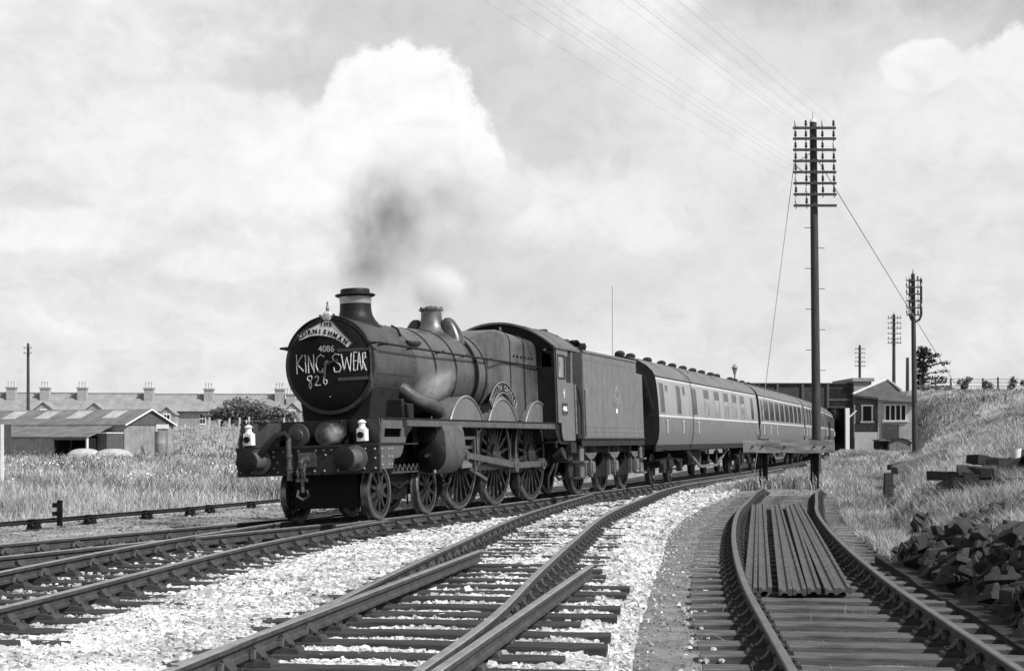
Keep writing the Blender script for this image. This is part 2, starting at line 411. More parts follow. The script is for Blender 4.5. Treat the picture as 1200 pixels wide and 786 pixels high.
TM = cspline([tpath(-X)[:2] for X in (14, 7)] + [tpath(X)[:2] for X in (0, 4, 8, 14, 20, 30, 40, 55, 70, 85, 100, 120, 140, 160)])
T0 = cspline([(-9.3, 12.4), (-6.55, 19.3), (-3.55, 26.0), tpath(5.5)[:2], tpath(8.5)[:2], tpath(12)[:2]])
T2 = cspline([(x-.745, y+.12) for x, y in ((-1.22, 5.0), (-.58, 9.14), (-.24, 11.3), (.27, 15.9), (.86, 21), (1.70, 27.7), (2.98, 35.1), (4.72, 43.8), (6.8, 50.9), (9.2, 58.4))] + [(12.35, 72.0)])
T3 = cspline([(2.05, 5.0), (2.6, 9.9), (2.81, 12.1), (3.13, 15.3), (3.58, 19), (4.27, 23.9), (5.38, 30.5), (5.93, 33.2), (7.46, 40.5), (8.0, 42.6)])
def z3(y): return -.12+(np.minimum(np.asarray(y, float), 45)-9.5)*.0055
foot = cspline([(3.9, 4), (4.25, 9), (4.75, 15), (5.4, 20), (7.3, 30), (11.2, 45), (15.6, 60), (22.7, 85), (28.2, 103), (28.7, 110.5), (29.0, 121), (36, 140), (54, 200), (78, 300)])
BE = cspline([(.45, 6), (.85, 11.3), (1.28, 15.2), (1.95, 20.3), (2.87, 27.5), (4.45, 35.4), (6.05, 41.6), (8.15, 50.5), (13.4, 68)])   # right edge of the ballast
CE = cspline([(-16.5, 14), (-10.6, 28.4), (-6.2, 38), (-1.5, 48.0), (7, 75), (16, 110), (27, 160)])                # left edge of the cess
def sstep(a, b, x):
    t = np.clip((x-a)/(b-a), 0, 1); return t*t*(3-2*t)
def H(x, y):
    x = np.asarray(x, float); y = np.asarray(y, float)
    h = np.full(np.broadcast(x, y).shape, -.38)
    left = np.clip((CE(y)-x)/6, 0, 1)
    h = h + left*(.12*sstep(0, 1, (CE(y)-x)/3) + .42*sstep(45, 105, y) + 3.1*sstep(104, 235, y) + 2.0*sstep(235, 900, y))
    w3 = sstep(2.6, 1.5, np.abs(x-T3(y)))*sstep(56, 44, y)
    h = h*(1-w3)+w3*(z3(y)-.30+.048*sstep(15.5, 22, y)+.012*np.sin(x*5+y*2.3)*np.sin(y*4.1-x*2))
    mid = sstep(-2.5, -.5, x-T3(y))*sstep(40, 47, y)*sstep(-1.0, -2.0, -(x-TM(y)))
    h = h + mid*(.25+.5*sstep(60, 98, y))
    d = x-foot(y); cap = 4.6+np.clip(y-125, 0, 420)*.031
    slope = np.interp(y, [8, 15, 22, 30, 45, 70, 88, 104, 111, 118], [.10, .30, .36, .36, .45, .5, .55, .6, 2.5, 6.0])
    near = np.interp(y, [10, 15, 20, 24, 30, 45, 70, 85, 100, 115, 121], [.50, .55, .62, .66, .80, 1.05, 1.95, 2.75, 3.7, 4.4, 4.6])
    lim = np.where(y > 121, cap, near); ramp = np.clip(d, 0, None)*slope
    bank = lim*(1-np.exp(-ramp/lim*1.15))
    h = np.where(d > 0, h+bank*sstep(0, .8, d), h)
    h = h + np.where(d > 0, np.minimum(d, 1)*.14, 0)
    return h + .035*np.sin(x*.9+y*.37)*np.sin(y*.53-x*.21)*sstep(.5, 4, np.abs(x-.5*(T1(y)+T3(y)))-3)

# ------------------------------------------------------------------ ground, beds, ballast
def grid_sheet(name, xs_of_y, ys, zf, m, kind='structure'):
    V = []; nx = None
    for y in ys:
        xs = xs_of_y(y); nx = len(xs); zz = zf(xs, np.full(nx, y))
        V.append(np.stack([xs, np.full(nx, y), zz], 1))
    V = np.concatenate(V); ny = len(ys); i = np.arange(ny-1)[:, None]*nx+np.arange(nx-1)[None]
    Fc = np.stack([i, i+1, i+nx+1, i+nx], -1).reshape(-1, 4)
    o = raw_mesh(name, V, Fc, 4, m, smooth=True); o['kind'] = kind; return o
ysg = np.concatenate([np.arange(-30, 4, 3.), np.arange(4, 60, .5), np.arange(60, 150, 1.5), 150*1.06**np.arange(0, 48)])
xg = np.sinh(np.linspace(-4.6, 4.6, 261)); xg = xg/xg.max()
def xrow(y):
    s = max(60, abs(y)*1.2); c = 0.27*max(y, 0)*sstep(0, 30, y)*(1 if y < 160 else 160/y)
    return c + xg*s*2.2
grid_sheet('ground', xrow, ysg, H, M['soil'])
ysb = np.arange(4, 150, .6)
def ash_z(x, y): return H(x, y)+.045
grid_sheet('cess', lambda y: np.linspace(float(CE(y)), float(TM(y))-.4, 40), ysb, ash_z, M['cess'])
grid_sheet('ash_bed', lambda y: np.linspace(float(TM(y))-.38, float(min(max(T3(min(y, 44))+1.55, TM(y)+2.0) if y < 46 else TM(y)+2.2, foot(y)+.2)), 70), ysb, ash_z, M['ash'])
# dirty formation below the two left hand tracks
def dirty_z(x, y):
    e = np.clip((x-(np.minimum(T0(y), TM(y))-1.9))/.5, 0, 1); return H(x, y)+.055+.10*sstep(0, 1, e)
def dirty_row(y):
    l = min(float(T0(min(y, 38))) if y < 38 else 1e9, float(TM(y)))-1.9
    r = float(T1(y))+1.3 if y < 26 else float(TM(y))+1.3
    return np.linspace(l, r, 26)
grid_sheet('track_bed', dirty_row, np.arange(4, 150, .6), dirty_z, M['bedash'])
def LE(y): return np.where(y < 26, T1(y)+1.05, TM(y)+1.0)
def bal_z(x, y):
    x = np.asarray(x, float); y = np.asarray(y, float)
    r = BE(y); t2 = T2(y); top = -.205+.02*np.sin(x*3+y)*np.sin(y*1.7-x)
    inner = sstep(1.5, 1.05, np.abs(x-t2)); inner = np.maximum(inner, sstep(20.5, 18.5, y)*sstep(2.35, 2.1, x-t2)*sstep(-1.5, -1.05, x-t2)); top = top-np.where(y < 19.5, .048, .022)*inner
    sh = t2+1.45; w = np.clip((x-sh)/np.maximum(r-sh, .15), 0, 1)
    z = top*(1-w)+(-.335+.02)*w
    lw = sstep(.0, .5, x-LE(y)); z = -.245*(1-lw)+z*lw
    return z
ysb2 = np.arange(4.5, 68, .4)
grid_sheet('ballast_bed', lambda y: np.linspace(float(LE(y)), float(BE(y)), 24), ysb2, lambda x, y: bal_z(x, y)-.012-.10*sstep(.12, 0, BE(y)-x), M['ballastbed'])
# loose stones
SV = np.array([(-1,-.7,-.6),(.8,-1,-.5),(1,.8,-.6),(-.8,.9,-.7),(-.7,-.8,.6),(.9,-.6,.7),(.7,.9,.5),(-1,.7,.8)], float)
SF = np.array([(0,1,5),(0,5,4),(1,2,6),(1,6,5),(2,3,7),(2,7,6),(3,0,4),(3,4,7),(4,5,6),(4,6,7)])
def stones(name, P, R, m, squash=.95):
    n = len(P); v = SV[None]*(1+RNG.uniform(-.30, .30, (n, 8, 3)))*R[:, None, None]*.62
    v[:, :, 2] *= squash
    a = RNG.uniform(0, 6.28, n); b = RNG.normal(0, .45, n); ca, sa, cb, sb = np.cos(a), np.sin(a), np.cos(b), np.sin(b)
    x, y, z = v[..., 0].copy(), v[..., 1].copy(), v[..., 2].copy()
    y, z = y*cb[:, None]-z*sb[:, None], y*sb[:, None]+z*cb[:, None]
    x, y = x*ca[:, None]-y*sa[:, None], x*sa[:, None]+y*ca[:, None]
    V = np.stack([x, y, z], -1)+P[:, None]
    Fc = (SF[None]+8*np.arange(n)[:, None, None]).reshape(-1, 3)
    o = raw_mesh(name, V.reshape(-1, 3), Fc, 3, m); o['kind'] = 'stuff'; return o
def spread(n, y0, y1, xl, xr, p=1.0):
    y = y0*(y1/y0)**(RNG.random(n)**p); l, r = xl(y), xr(y); x = l+(r-l)*RNG.random(n); return x, y
sp = []; sr = []
for n, y0, y1, r0 in ((110000, 8.6, 15, .027), (90000, 15, 25, .034), (60000, 25, 42, .044), (26000, 42, 66, .065)):
    y = RNG.uniform(y0, y1, n); l = LE(y)-.35; r = BE(y)+.03; x = l+(r-l)*RNG.random(n)
    edge = (x > BE(y)-.10) & (RNG.random(n) < .5); x = x[~edge]; y = y[~edge]
    base = np.maximum(bal_z(x, y), H(x, y)+.05)
    rr = r0*np.exp(RNG.normal(0, .28, len(x)))
    sp.append(np.stack([x, y, base+RNG.uniform(-.35, .35, len(x))*rr], 1)); sr.append(rr)
# strays: out over the cinder path, round the siding's sleepers and between the left hand sleepers
y = 9+34*RNG.random(420); x = BE(y)+np.abs(RNG.normal(0, .14, 420)); sp.append(np.stack([x, y, H(x, y)+.06], 1)); sr.append(RNG.uniform(.012, .028, 420))
y = RNG.uniform(9, 26, 1500); x = T1(y)+RNG.uniform(-1.2, .9, 1500); sp.append(np.stack([x, y, np.full(1500, -.215)], 1)); sr.append(RNG.uniform(.025, .05, 1500))
y = RNG.uniform(9, 24, 170); x = T3(y)-1.3+RNG.normal(0, .14, 170); sp.append(np.stack([x, y, z3(y)-.23], 1)); sr.append(RNG.uniform(.018, .036, 170))
stones('ballast', np.concatenate(sp), np.concatenate(sr), M['ballast'])
# dark cinders lying on the path and in the left hand bed
sp = []; n = 15000
y = 9*(44/9)**RNG.random(n); x = BE(y)+(T3(y)+1.4-BE(y))*RNG.random(n); sp.append(np.stack([x, y, H(x, y)+.05], 1))
n2 = 16000; y2 = 10*(30/10)**RNG.random(n2); x2 = T0(y2)-1.8+(T1(y2)+.9-T0(y2)+1.8)*RNG.random(n2); sp.append(np.stack([x2, y2, dirty_z(x2, y2)], 1))
stones('cinders', np.concatenate(sp), np.concatenate([RNG.uniform(.005, .014, n)*(.6+y/30), RNG.uniform(.012, .03, n2)*(.6+y2/30)]), M['ash'])

n = 22000; y = 12*(46/12)**RNG.random(n); x = CE(y)-.3+RNG.random(n)*(np.minimum(T0(y), TM(y))-1.4-CE(y)).clip(.1, None)
stones('cess_stones', np.stack([x, y, H(x, y)+.045], 1), RNG.uniform(.012, .034, n)*(.5+y/40)*np.exp(RNG.normal(0, .3, n)), M['cess'])
# ------------------------------------------------------------------ tracks
PROF = [(-.035,-.008),(-.027,0),(.027,0),(.035,-.008),(.034,-.040),(.011,-.052),(.010,-.100),(.031,-.112),(.031,-.140),(-.031,-.140),(-.031,-.112),(-.010,-.100),(-.011,-.052),(-.034,-.040)]
TOPF = (0, 1, 2)
def rail_pts(f, off, y0, y1, step, zf, cant=0.0):
    ys = np.arange(y0, y1+step*.5, step); xs = f(ys); dx = (f(ys+.05)-f(ys-.05))/.1; L = np.sqrt(1+dx*dx)
    return [Vector((x+off/l, y-off*d/l, (zf(y) if callable(zf) else zf)+off*cant)) for x, y, d, l in zip(xs, ys, dx, L)]
def sweep_rail(mb, pts):
    rings = []
    for i, p in enumerate(pts):
        d = (pts[min(i+1, len(pts)-1)]-pts[max(i-1, 0)]); d.z = 0; d.normalize(); r = Vector((d.y, -d.x, 0))
        rings.append([p+r*a+Vector((0, 0, b)) for a, b in PROF])
    mb.loft(rings, mfn=lambda i, k: 1 if k in TOPF else 0)
def rail_obj(name, pts, parent, top='railtop'):
    mb = MB(); sweep_rail(mb, pts); return mb.build(name, [M['railside'], M[top]], parent, smooth=False)
def chair_mesh():
    mb = MB(); mb.prism([(-.185,0),(.185,0),(.175,.03),(.07,.05),(-.07,.05),(-.175,.03)], lambda a, b, d: (a, d, b), -.10, .10)
    for s, hh in ((1, .125), (-1, .135)):
        mb.prism([(.036*s, .04), (.15*s, .035), (.075*s, hh*.75), (.055*s, hh), (.036*s, hh)], lambda a, b, d: (a, d, b), -.062, .062)
    mb.box(-.068, -.037, -.11, .11, .055, .115, 1)
    for s in (1, -1): mb.cyl((.135*s, .055, .03), (.135*s, .055, .065), .02, n=6); mb.cyl((.135*s, -.055, .03), (.135*s, -.055, .065), .02, n=6)
    o = mb.build('chair', [M['chair'], M['sleeperold']]); me = o.data; bpy.data.objects.remove(o); return me
CHAIR = chair_mesh()
def sleeper_mesh(L, matl, w=.25, h=.135):
    mb = MB(); n = 14; rings = []
    for i in range(n):
        x = -L/2+L*i/(n-1); j = lambda s: random.uniform(-s, s)
        rings.append([(x, -w/2+j(.007), -h), (x, w/2+j(.007), -h), (x, w/2+j(.007), -.012+j(.004)), (x, w/2-.02, j(.004)), (x, -w/2+.02, j(.004)), (x, -w/2+j(.007), -.012+j(.004))])
    mb.loft(rings); o = mb.build('sleeper', matl); me = o.data; bpy.data.objects.remove(o); return me
SL = [sleeper_mesh(2.6, M['sleeper']) for _ in range(6)]
SLOLD = [sleeper_mesh(2.6, M['sleeperold'], .26) for _ in range(6)]
def add_sleepers(root, f, y0, y1, sp, zf, meshes, ext=None, chair_y1=60, cant=0.0, jit=.02, chairs=True):
    """sleeper parts, each with its two chairs as sub-parts; root stands unrotated at its location"""
    y = y0; k = 0; o0 = root.location
    while y < y1:
        x = float(f(y)); d = float((f(y+.1)-f(y-.1))/.2); a = math.atan(d); z = (zf(y) if callable(zf) else zf)-.19
        s = bpy.data.objects.new('sleeper', random.choice(meshes)); COL.objects.link(s); s.parent = root
        e0, e1 = ext(y, k) if ext else (0, 0); sh = (e1-e0)/2; scx = (2.6+e0+e1)/2.6
        ca, sa = math.cos(a), math.sin(a)
        s.location = (x+sh*ca-o0.x, y-sh*sa-o0.y, z-o0.z+random.uniform(-.006, .006))
        s.rotation_euler = (0, -cant, -a+random.uniform(-jit, jit)); s.scale = (scx, random.uniform(.94, 1.06), 1)
        if y < chair_y1 and chairs:
            for off in (-.7525, .7525):
                c = bpy.data.objects.new('chair', CHAIR); COL.objects.link(c); c.parent = s
                c.location = ((off-sh)/scx, 0, .001); c.scale = (1/scx*(1 if off > 0 else -1), 1, 1)
        y += sp*math.cos(a)*random.uniform(.97, 1.03); k += 1
def track(name, label, f, y0, y1, zf, group, cant=0.0, top='railtop', step=.5, cat='railway track'):
    p = (float(f(y0+2)), y0+2, -.2); root = thing(name, label, cat, p, group=group)
    for off in (-.7525, .7525):
        pts = [q-Vector(p) for q in rail_pts(f, off, y0, y1, step, zf, cant)]; rail_obj('rail', pts, root, top)
    return root
GR = 'tracks side by side'
t_main = track('railway_track', 'running line under the steam train, curving away to the signal box', TM, 24.2, 152, 0.0, GR, cant=ROLL, step=1.0)
add_sleepers(t_main, TM, 24.5, 84, .72, 0.0, SL, cant=ROLL, chair_y1=48)
t_1 = track('railway_track', 'shining track from the bottom left corner up to the engine, white ballast along its right', T1, 6.2, 27.2, 0.0, GR)
add_sleepers(t_1, T1, 6.5, 26.6, .70, 0.0, SL, ext=lambda y, k: (0, random.choice((0, .1, .35, .2))))
t_0 = track('railway_track', 'farthest left track beside the grass, joining the engine\'s line at its front wheels', T0, 12.6, 31.0, -.02, GR)
add_sleepers(t_0, T0, 12.8, 25.6, .72, -.02, SL, chair_y1=25)
t_2 = track('railway_track', 'track in the middle with white ballast packed between its sleepers, swinging right behind the train', T2, 5.0, 70, 0.0, GR, step=.4)
def ext2(y, k): e = float(BE(y)-T2(y))-1.3; return (.12 if k % 3 else .28, max(0, e-(.16 if k % 3 else .45))*float(sstep(18.2, 16.8, y))+.0) if y < 20 else (0, 0)
add_sleepers(t_2, T2, 5.4, 59, .66, 0.0, SL, ext=ext2, chair_y1=46)
# trap points: two short rails leading off the middle track and stopping dead
def TS(y): y = np.asarray(y, float); return T2(9.0)+.04+(y-9.0)*.1755
p = (float(TS(12)), 12, -.2)
trap = thing('trap_points', 'pair of short heavy rails leading off the middle track and ending abruptly on the sleepers', 'trap points', p)
for off, ya, yb in ((-.8125, 9.2, 18.6), (.7525+.075, 6.5, 17.0)):
    pts = [q-Vector(p) for q in rail_pts(TS, off, ya, yb, .4, 0.006)]; rail_obj('rail', pts, trap)
for y in np.arange(11.0, 18.6, .66):
    for off in (-.8125, .8275):
        if off > 0 and y > 16.8: continue
        c = bpy.data.objects.new('chair', CHAIR); COL.objects.link(c); c.parent = trap
        q = rail_pts(TS, off, y, y, .5, 0)[0]-Vector(p); c.location = (q.x, q.y, -.185); c.rotation_euler = (0, 0, -math.atan(.1755)); c.scale = (.82 if off < 0 else 1, 1, 1)
t_3 = track('railway_track', 'dead end siding on the right with weathered sleepers, stopping at the timber buffer stop', T3, 5.0, 41.2, z3, GR, top='railtopdull', step=.4)
add_sleepers(t_3, T3, 5.3, 41.5, .66, z3, SLOLD, jit=.03, chair_y1=44)
# old rails laid on their sides between the siding's rails
RS = [(b+.07, a) for a, b in PROF]
def side_rail(mb, p0, p1):
    p0, p1 = Vector(p0), Vector(p1); d = (p1-p0); dz = d.z; d.z = 0; d.normalize(); r = Vector((d.y, -d.x, 0))
    mb.loft([[p+r*a+Vector((0, 0, b)) for a, b in RS] for p in (p0, p1)])
descr = ['leftmost of the old rails lying between the siding rails, nearest the left running rail', 'second old rail from the left of the row lying in the siding', 'third old rail from the left of the row lying in the siding',
         'middle one of the seven old rails lying in the siding', 'third old rail from the right of the row lying in the siding', 'second old rail from the right of the row lying in the siding', 'rightmost of the old rails lying in the siding, nearest the right running rail']
M['oldrail'] = mat('old_rail_brown', .088, .8, .4, 4, bump=.3, bscale=30)
for k in range(7):
    mb = MB(); y0, y1 = 15.9+random.uniform(-.2, .15), 34.2+random.uniform(-.4, .4)
    off = -.50+k*.168+random.uniform(-.008, .008)
    x0 = 3.03+off+.0; x1 = 6.02+off
    a = (x0, y0, float(z3(y0))-.125); b = (x1, y1, float(z3(y1))-.125)
    side_rail(mb, a, b); tag(mb.build('old_rail', M['oldrail'], origin=a, smooth=False), descr[k], 'rail', 'old rails laid in the siding')
# point rodding and roller stands along the cess
RZ = -.20
rod_pts = [G(u, v, RZ) for u, v in ((-40, 619), (38, 612.5), (104, 607), (171, 601.5), (222, 597.5), (245, 595), (294, 590.5), (330, 587))]
def add_z(p): return (p[0], p[1], p[2])
mb = MB(); mb.tube(rod_pts, .022, 8); mb.tube([(x-.1, y+.25, z+.03) for x, y, z in rod_pts], .022, 8)
tag(mb.build('point_rodding', M['frame'], origin=rod_pts[0]), 'long iron signal rods carried on low stands along the grass edge', 'point rodding')
rs0 = None
for i, (w, x) in enumerate(zip(('leftmost roller stand under the iron rods, left of the small two-armed post', 'roller stand just right of the small two-armed post', 'third roller stand from the left under the rods', 'fourth roller stand from the left, beside a scrap of white litter', 'fifth roller stand from the left, close behind the fourth', 'roller stand nearest the engine buffer'), (1, 2, 3, 4, 5, 6))):
    p = rod_pts[x]
    if rs0 is None:
        rs0 = thing('roller_stand', w, 'roller stand', p, group='roller stands under the rods')
        mb = MB(); mb.box(-.13, .13, -.1, .35, -.16, -.10); mb.box(-.12, -.09, -.05, .3, -.10, .08); mb.box(.09, .12, -.05, .3, -.10, .08); mb.box(-.11, .11, -.02, .27, .06, .09); mb.build('stand', M['frame'], rs0); rs0.scale = (.75, .75, .75)
        for yy in (0, .25): mb = MB(); mb.cyl((-.085, yy, -.05), (.085, yy, -.05), .03, n=12); mb.build('roller', M['chair'], rs0)
    else: dup(rs0, p, label=w)
p = G(70, 616, -.3); mb = MB(); mb.box(-.045, .045, -.045, .045, 0, .50); mb.box(-.14, .05, -.03, .03, .36, .45); mb.box(-.14, .05, -.03, .03, .2, .28)
t = tag(mb.build('marker_post', M['frame']), 'small dark post with two short arms at the grass edge', 'post'); t.location = p

# ------------------------------------------------------------------ steam locomotive (local axes: x towards the rear, -y the side we see, z up from the rail)
def place(o, X):
    x, y, a = tpath(X); o.location = (x, y, 0); o.rotation_euler = (-ROLL, 0, math.pi/2-a)
def chord(o, X0, X1):
    """stand a vehicle on two points of the track; its local x = 0 is at the first"""
    ax, ay, _ = tpath(X0); bx, by, _ = tpath(X1); o.location = (ax, ay, 0); o.rotation_euler = (-ROLL, 0, math.atan2(by-ay, bx-ax))
loco = thing('steam_locomotive', 'dark steam engine with chalked smokebox door and copper capped chimney, heading the train', 'locomotive')
place(loco, 0)
def P(name, mb, m, parent=loco, **k): return mb.build(name, m, parent, **k)
BC = 2.654                                           # height of the boiler's centre line
def ring_pts(r, z, y, n=24): return [(y+r*math.cos(2*math.pi*k/n), z+r*math.sin(2*math.pi*k/n)) for k in range(n)]
# wheels
def spoked(r, n, crank=None, w=.13, bal=False):
    """wheel in the xz plane, outer face at y = 0 and body towards +y; returns (tyre, body)"""
    t = MB(); t.lathe((0, 0, 0), (0, 1, 0), [(r-.075, 0), (r-.012, 0), (r, .012), (r, w-.03), (r+.028, w-.02), (r+.028, w), (r-.08, w)], 48, caps=False)
    b = MB(); b.lathe((0, .012, 0), (0, 1, 0), [(r-.135, 0), (r-.074, .0), (r-.074, w-.03), (r-.135, w-.03)], 48, caps=False)
    rh = .15 if r < .7 else .19
    b.lathe((0, -.035, 0), (0, 1, 0), [(rh*.55, 0), (rh*.6, .012), (rh, .03), (rh, w-.02)], 20)
    for k in range(n):
        a = 2*math.pi*(k+.5)/n; c, s = math.cos(a), math.sin(a); r0, r1 = rh*.8, r-.12
        vs = []
        for rr, hw, hd in ((r0, .042 if r > .7 else .036, .045), (r1, .026, .03)):
            for i, j in ((-1, -1), (1, -1), (1, 1), (-1, 1)): vs.append((c*rr-s*hw*i, .05+hd*j, s*rr+c*hw*i))
        b.add(vs, [(4,5,1,0),(5,6,2,1),(6,7,3,2),(7,4,0,3)])
    if crank:
        cx, cz = crank; L = math.hypot(cx, cz); ux, uz = cx/L, cz/L; px, pz = -uz, ux
        out = []
        for t_ in range(9): a = math.pi/2+math.pi*t_/8; out.append((ux*math.cos(a)*.24+px*math.sin(a)*.24, uz*math.cos(a)*.24+pz*math.sin(a)*.24))
        for t_ in range(9): a = -math.pi/2+math.pi*t_/8; out.append((cx+ux*math.cos(a)*.15+px*math.sin(a)*.15, cz+uz*math.cos(a)*.15+pz*math.sin(a)*.15))
        b.prism(out, lambda x, z, d: (x, d, z), -.03, .07)
        if bal:
            a0 = math.atan2(-cz, -cx); o2 = [((r-.1)*math.cos(a0+q), (r-.1)*math.sin(a0+q)) for q in np.linspace(-.55, .55, 12)]
            b.prism(o2, lambda x, z, d: (x, d, z), -.01, .09)
    return t, b
def add_wheel(parent, x, r, n, side, crank=None, bal=False, face=.82, name='wheel', proto={}):
    k = (r, n, crank, bal)
    if k not in proto:
        t, b = spoked(r, n, crank, bal=bal); w = b.build(name, M['wheel'], parent); tt = t.build('tyre', M['tyre'], w); proto[k] = (w.data, tt.data)
    else:
        w = bpy.data.objects.new(name, proto[k][0]); COL.objects.link(w); w.parent = parent
        tt = bpy.data.objects.new('tyre', proto[k][1]); COL.objects.link(tt); tt.parent = w
    w.location = (x, -face*side, r+.0); w.rotation_euler = (0, 0, 0 if side > 0 else math.pi)
    return w
def axle(parent, x, r, rad=.08): mb = MB(); mb.cyl((x, -.72, r), (x, .72, r), rad, n=12); mb.build('axle', M['frame'], parent)
CR = (.25, -.22)
for x in (3.81, 5.944, 8.306):
    for s in (1, -1): add_wheel(loco, x, 1.022, 20, s, CR, True, name='driving_wheel')
    axle(loco, x, 1.022, .1)
for x in (0, 2.134):
    for s in (1, -1): add_wheel(loco, x, .483, 10, s, name='bogie_wheel')
    axle(loco, x, .483)
# bogie
mb = MB()
for s in (1, -1):
    mb.prism([(-.25,.42),(-.25,.60),(.25,.70),(.8,.70),(1.35,.70),(1.9,.70),(2.4,.60),(2.4,.42),(1.9,.44),(1.4,.30),(.75,.30),(.25,.44)], lambda a, b, d: (a, d, b), s*.60, s*.635)
    mb.box(.55, 1.6, s*.635, s*.70, .56, .74); mb.box(.35, .62, s*.64, s*.78, .26, .50)
    mb.tube([(.62, s*.70, .62), (1.07, s*.72, .50), (1.5, s*.70, .62)], .035, 6)
    mb.box(-.45, -.38, s*.66, s*.73, .10, .62); mb.box(-.42, -.30, s*.6, s*.76, .08, .16)
mb.box(.7, 1.4, -.6, .6, .38, .66); mb.box(-.40, -.34, -.6, .6, .22, .86); mb.box(-.2, 0, -.6, .6, .45, .6); mb.box(2.1, 2.3, -.6, .6, .45, .6); mb.box(.5, 1.7, -.58, .58, .3, 1.0)  # cross plates added to black out the shaded gap under the beam
P('bogie_frame', mb, M['frame'], bevel=.01)
mb = MB(); mb.box(.45, 1.65, -.86, -.70, .77, .80); mb.box(.45, 1.65, .70, .86, .77, .80)
for i in range(6): mb.bar((.5+i*.2, -.865, .80), (.6+i*.2, -.865, .92), .012, .03); mb.bar((.7+i*.2, -.865, .80), (.6+i*.2, -.865, .92), .012, .03)
split(P('bogie_step', mb, M['rod']))
# main frames, inside gear
mb = MB()
for s in (1, -1):
    mb.prism([(-.98,.82),(-.98,1.24),(-.45,1.60),(.1,1.66),(9.8,1.66),(9.8,1.0),(8.9,.62),(7.8,.62),(7.3,.9),(6.7,.9),(6.2,.66),(5.5,.66),(4.9,.9),(4.4,.66),(3.3,.66),(2.9,.95),(.4,.98),(-.4,.84)], lambda a, b, d: (a, d, b), s*.60, s*.64)
mb.box(3.2, 9.6, -.55, .55, .75, 1.62); mb.box(.3, 3.2, -.5, .5, 1.0, 1.66); mb.box(-.6, .3, -.58, .58, 1.0, 1.2)
mb.box(5.9, 8.5, -.7, .7, .55, .9)
P('main_frame', mb, M['frame'])
mb = MB()
for x in (3.81, 5.944, 8.306):
    for s in (1, -1):
        for q in range(5): mb.box(x-.42+q*.05, x+.42-q*.05, s*.66, s*.74, .60-q*.03, .62-q*.03)
        mb.box(x-.12, x+.12, s*.64, s*.70, .6, 1.3)
split(P('leaf_spring', mb, M['under']))
# buffer beam and buffers
mb = MB(); mb.box(-1.03, -.98, -1.30, 1.30, .80, 1.25)
for s in (1, -1): mb.box(-1.045, -1.03, s*.92, s*1.30, .80, 1.25)
bolts = [(y, z) for s in (1, -1) for y, z in ((s*1.22,1.19),(s*1.05,1.20),(s*1.22,.88),(s*1.02,.88),(s*1.0,1.04),(s*1.22,1.04),(s*.62,1.2),(s*.62,1.12),(s*.55,1.02),(s*.62,.93),(s*.55,.86),(s*.44,1.2),(s*.33,1.12),(s*.3,1.2),(s*.16,1.2),(s*.3,.86),(s*.12,.86))]
for y, z in bolts: mb.lathe((-1.03 if abs(y) < .92 else -1.045, y, z), (-1, 0, 0), [(.02, 0), (.018, .012), (.008, .02)], 8, 1)
P('buffer_beam', mb, [M['beamred'], M['bolt']], bevel=0)
for s in (1, -1):
    mb = MB(); mb.lathe((-1.045, -.87*s, 1.05), (-1, 0, 0), [(.215, 0), (.215, .03), (.155, .045), (.140, .33), (.150, .34), (.150, .36), (.09, .37), (.09, .46)], 28)
    b = P('buffer', mb, M['greybox'])
    mb = MB(); mb.lathe((-1.50, -.87*s, 1.05), (-1, 0, 0), [(.06, -.03), (.175, -.012), (.19, 0), (.19, .022), (.17, .035), (.06, .05)], 32); mb.build('buffer_head', M['black'], b)
# coupling hook, chain, brake pipe
mb = MB(); mb.tube([(-1.04, 0, 1.05), (-1.22, 0, 1.05), (-1.30, 0, 1.0), (-1.28, 0, .93), (-1.2, 0, .92)], [.05, .045, .04, .035, .02], 8)
mb.box(-1.05, -1.03, -.16, .16, .93, 1.17)
for s in (1, -1): mb.tube([(-1.22, s*.05, 1.0), (-1.3, s*.06, .86), (-1.26, s*.05, .72)], .022, 6)
mb.bar((-1.26, -.10, .72), (-1.26, .10, .72), .05, .05); mb.cyl((-1.24, 0, .9), (-1.24, 0, .52), .028, n=8)
mb.tube([(-1.24, .07, .56), (-1.27, .09, .46), (-1.24, 0, .40), (-1.21, -.09, .46), (-1.24, -.07, .56)], .022, 6)
P('coupling', mb, M['rod'])
mb = MB(); yv = .30; mb.cyl((-1.10, yv, .72), (-1.10, yv, 1.42), .045, n=12); mb.lathe((-1.10, yv, .9), (0, 0, 1), [(.06, 0), (.06, .05)], 12); mb.lathe((-1.10, yv, 1.1), (0, 0, 1), [(.06, 0), (.06, .05)], 12)
P('vacuum_pipe', mb, M['rod'])
mb = MB(); mb.tube([(-1.10, yv, 1.40), (-1.12, yv+.06, 1.49), (-1.18, yv+.18, 1.46), (-1.22, yv+.36, 1.28), (-1.22, yv+.52, 1.08), (-1.2, yv+.6, .93)], [.05, .055, .06, .062, .06, .05], 10)
P('vacuum_hose', mb, M['soot'])
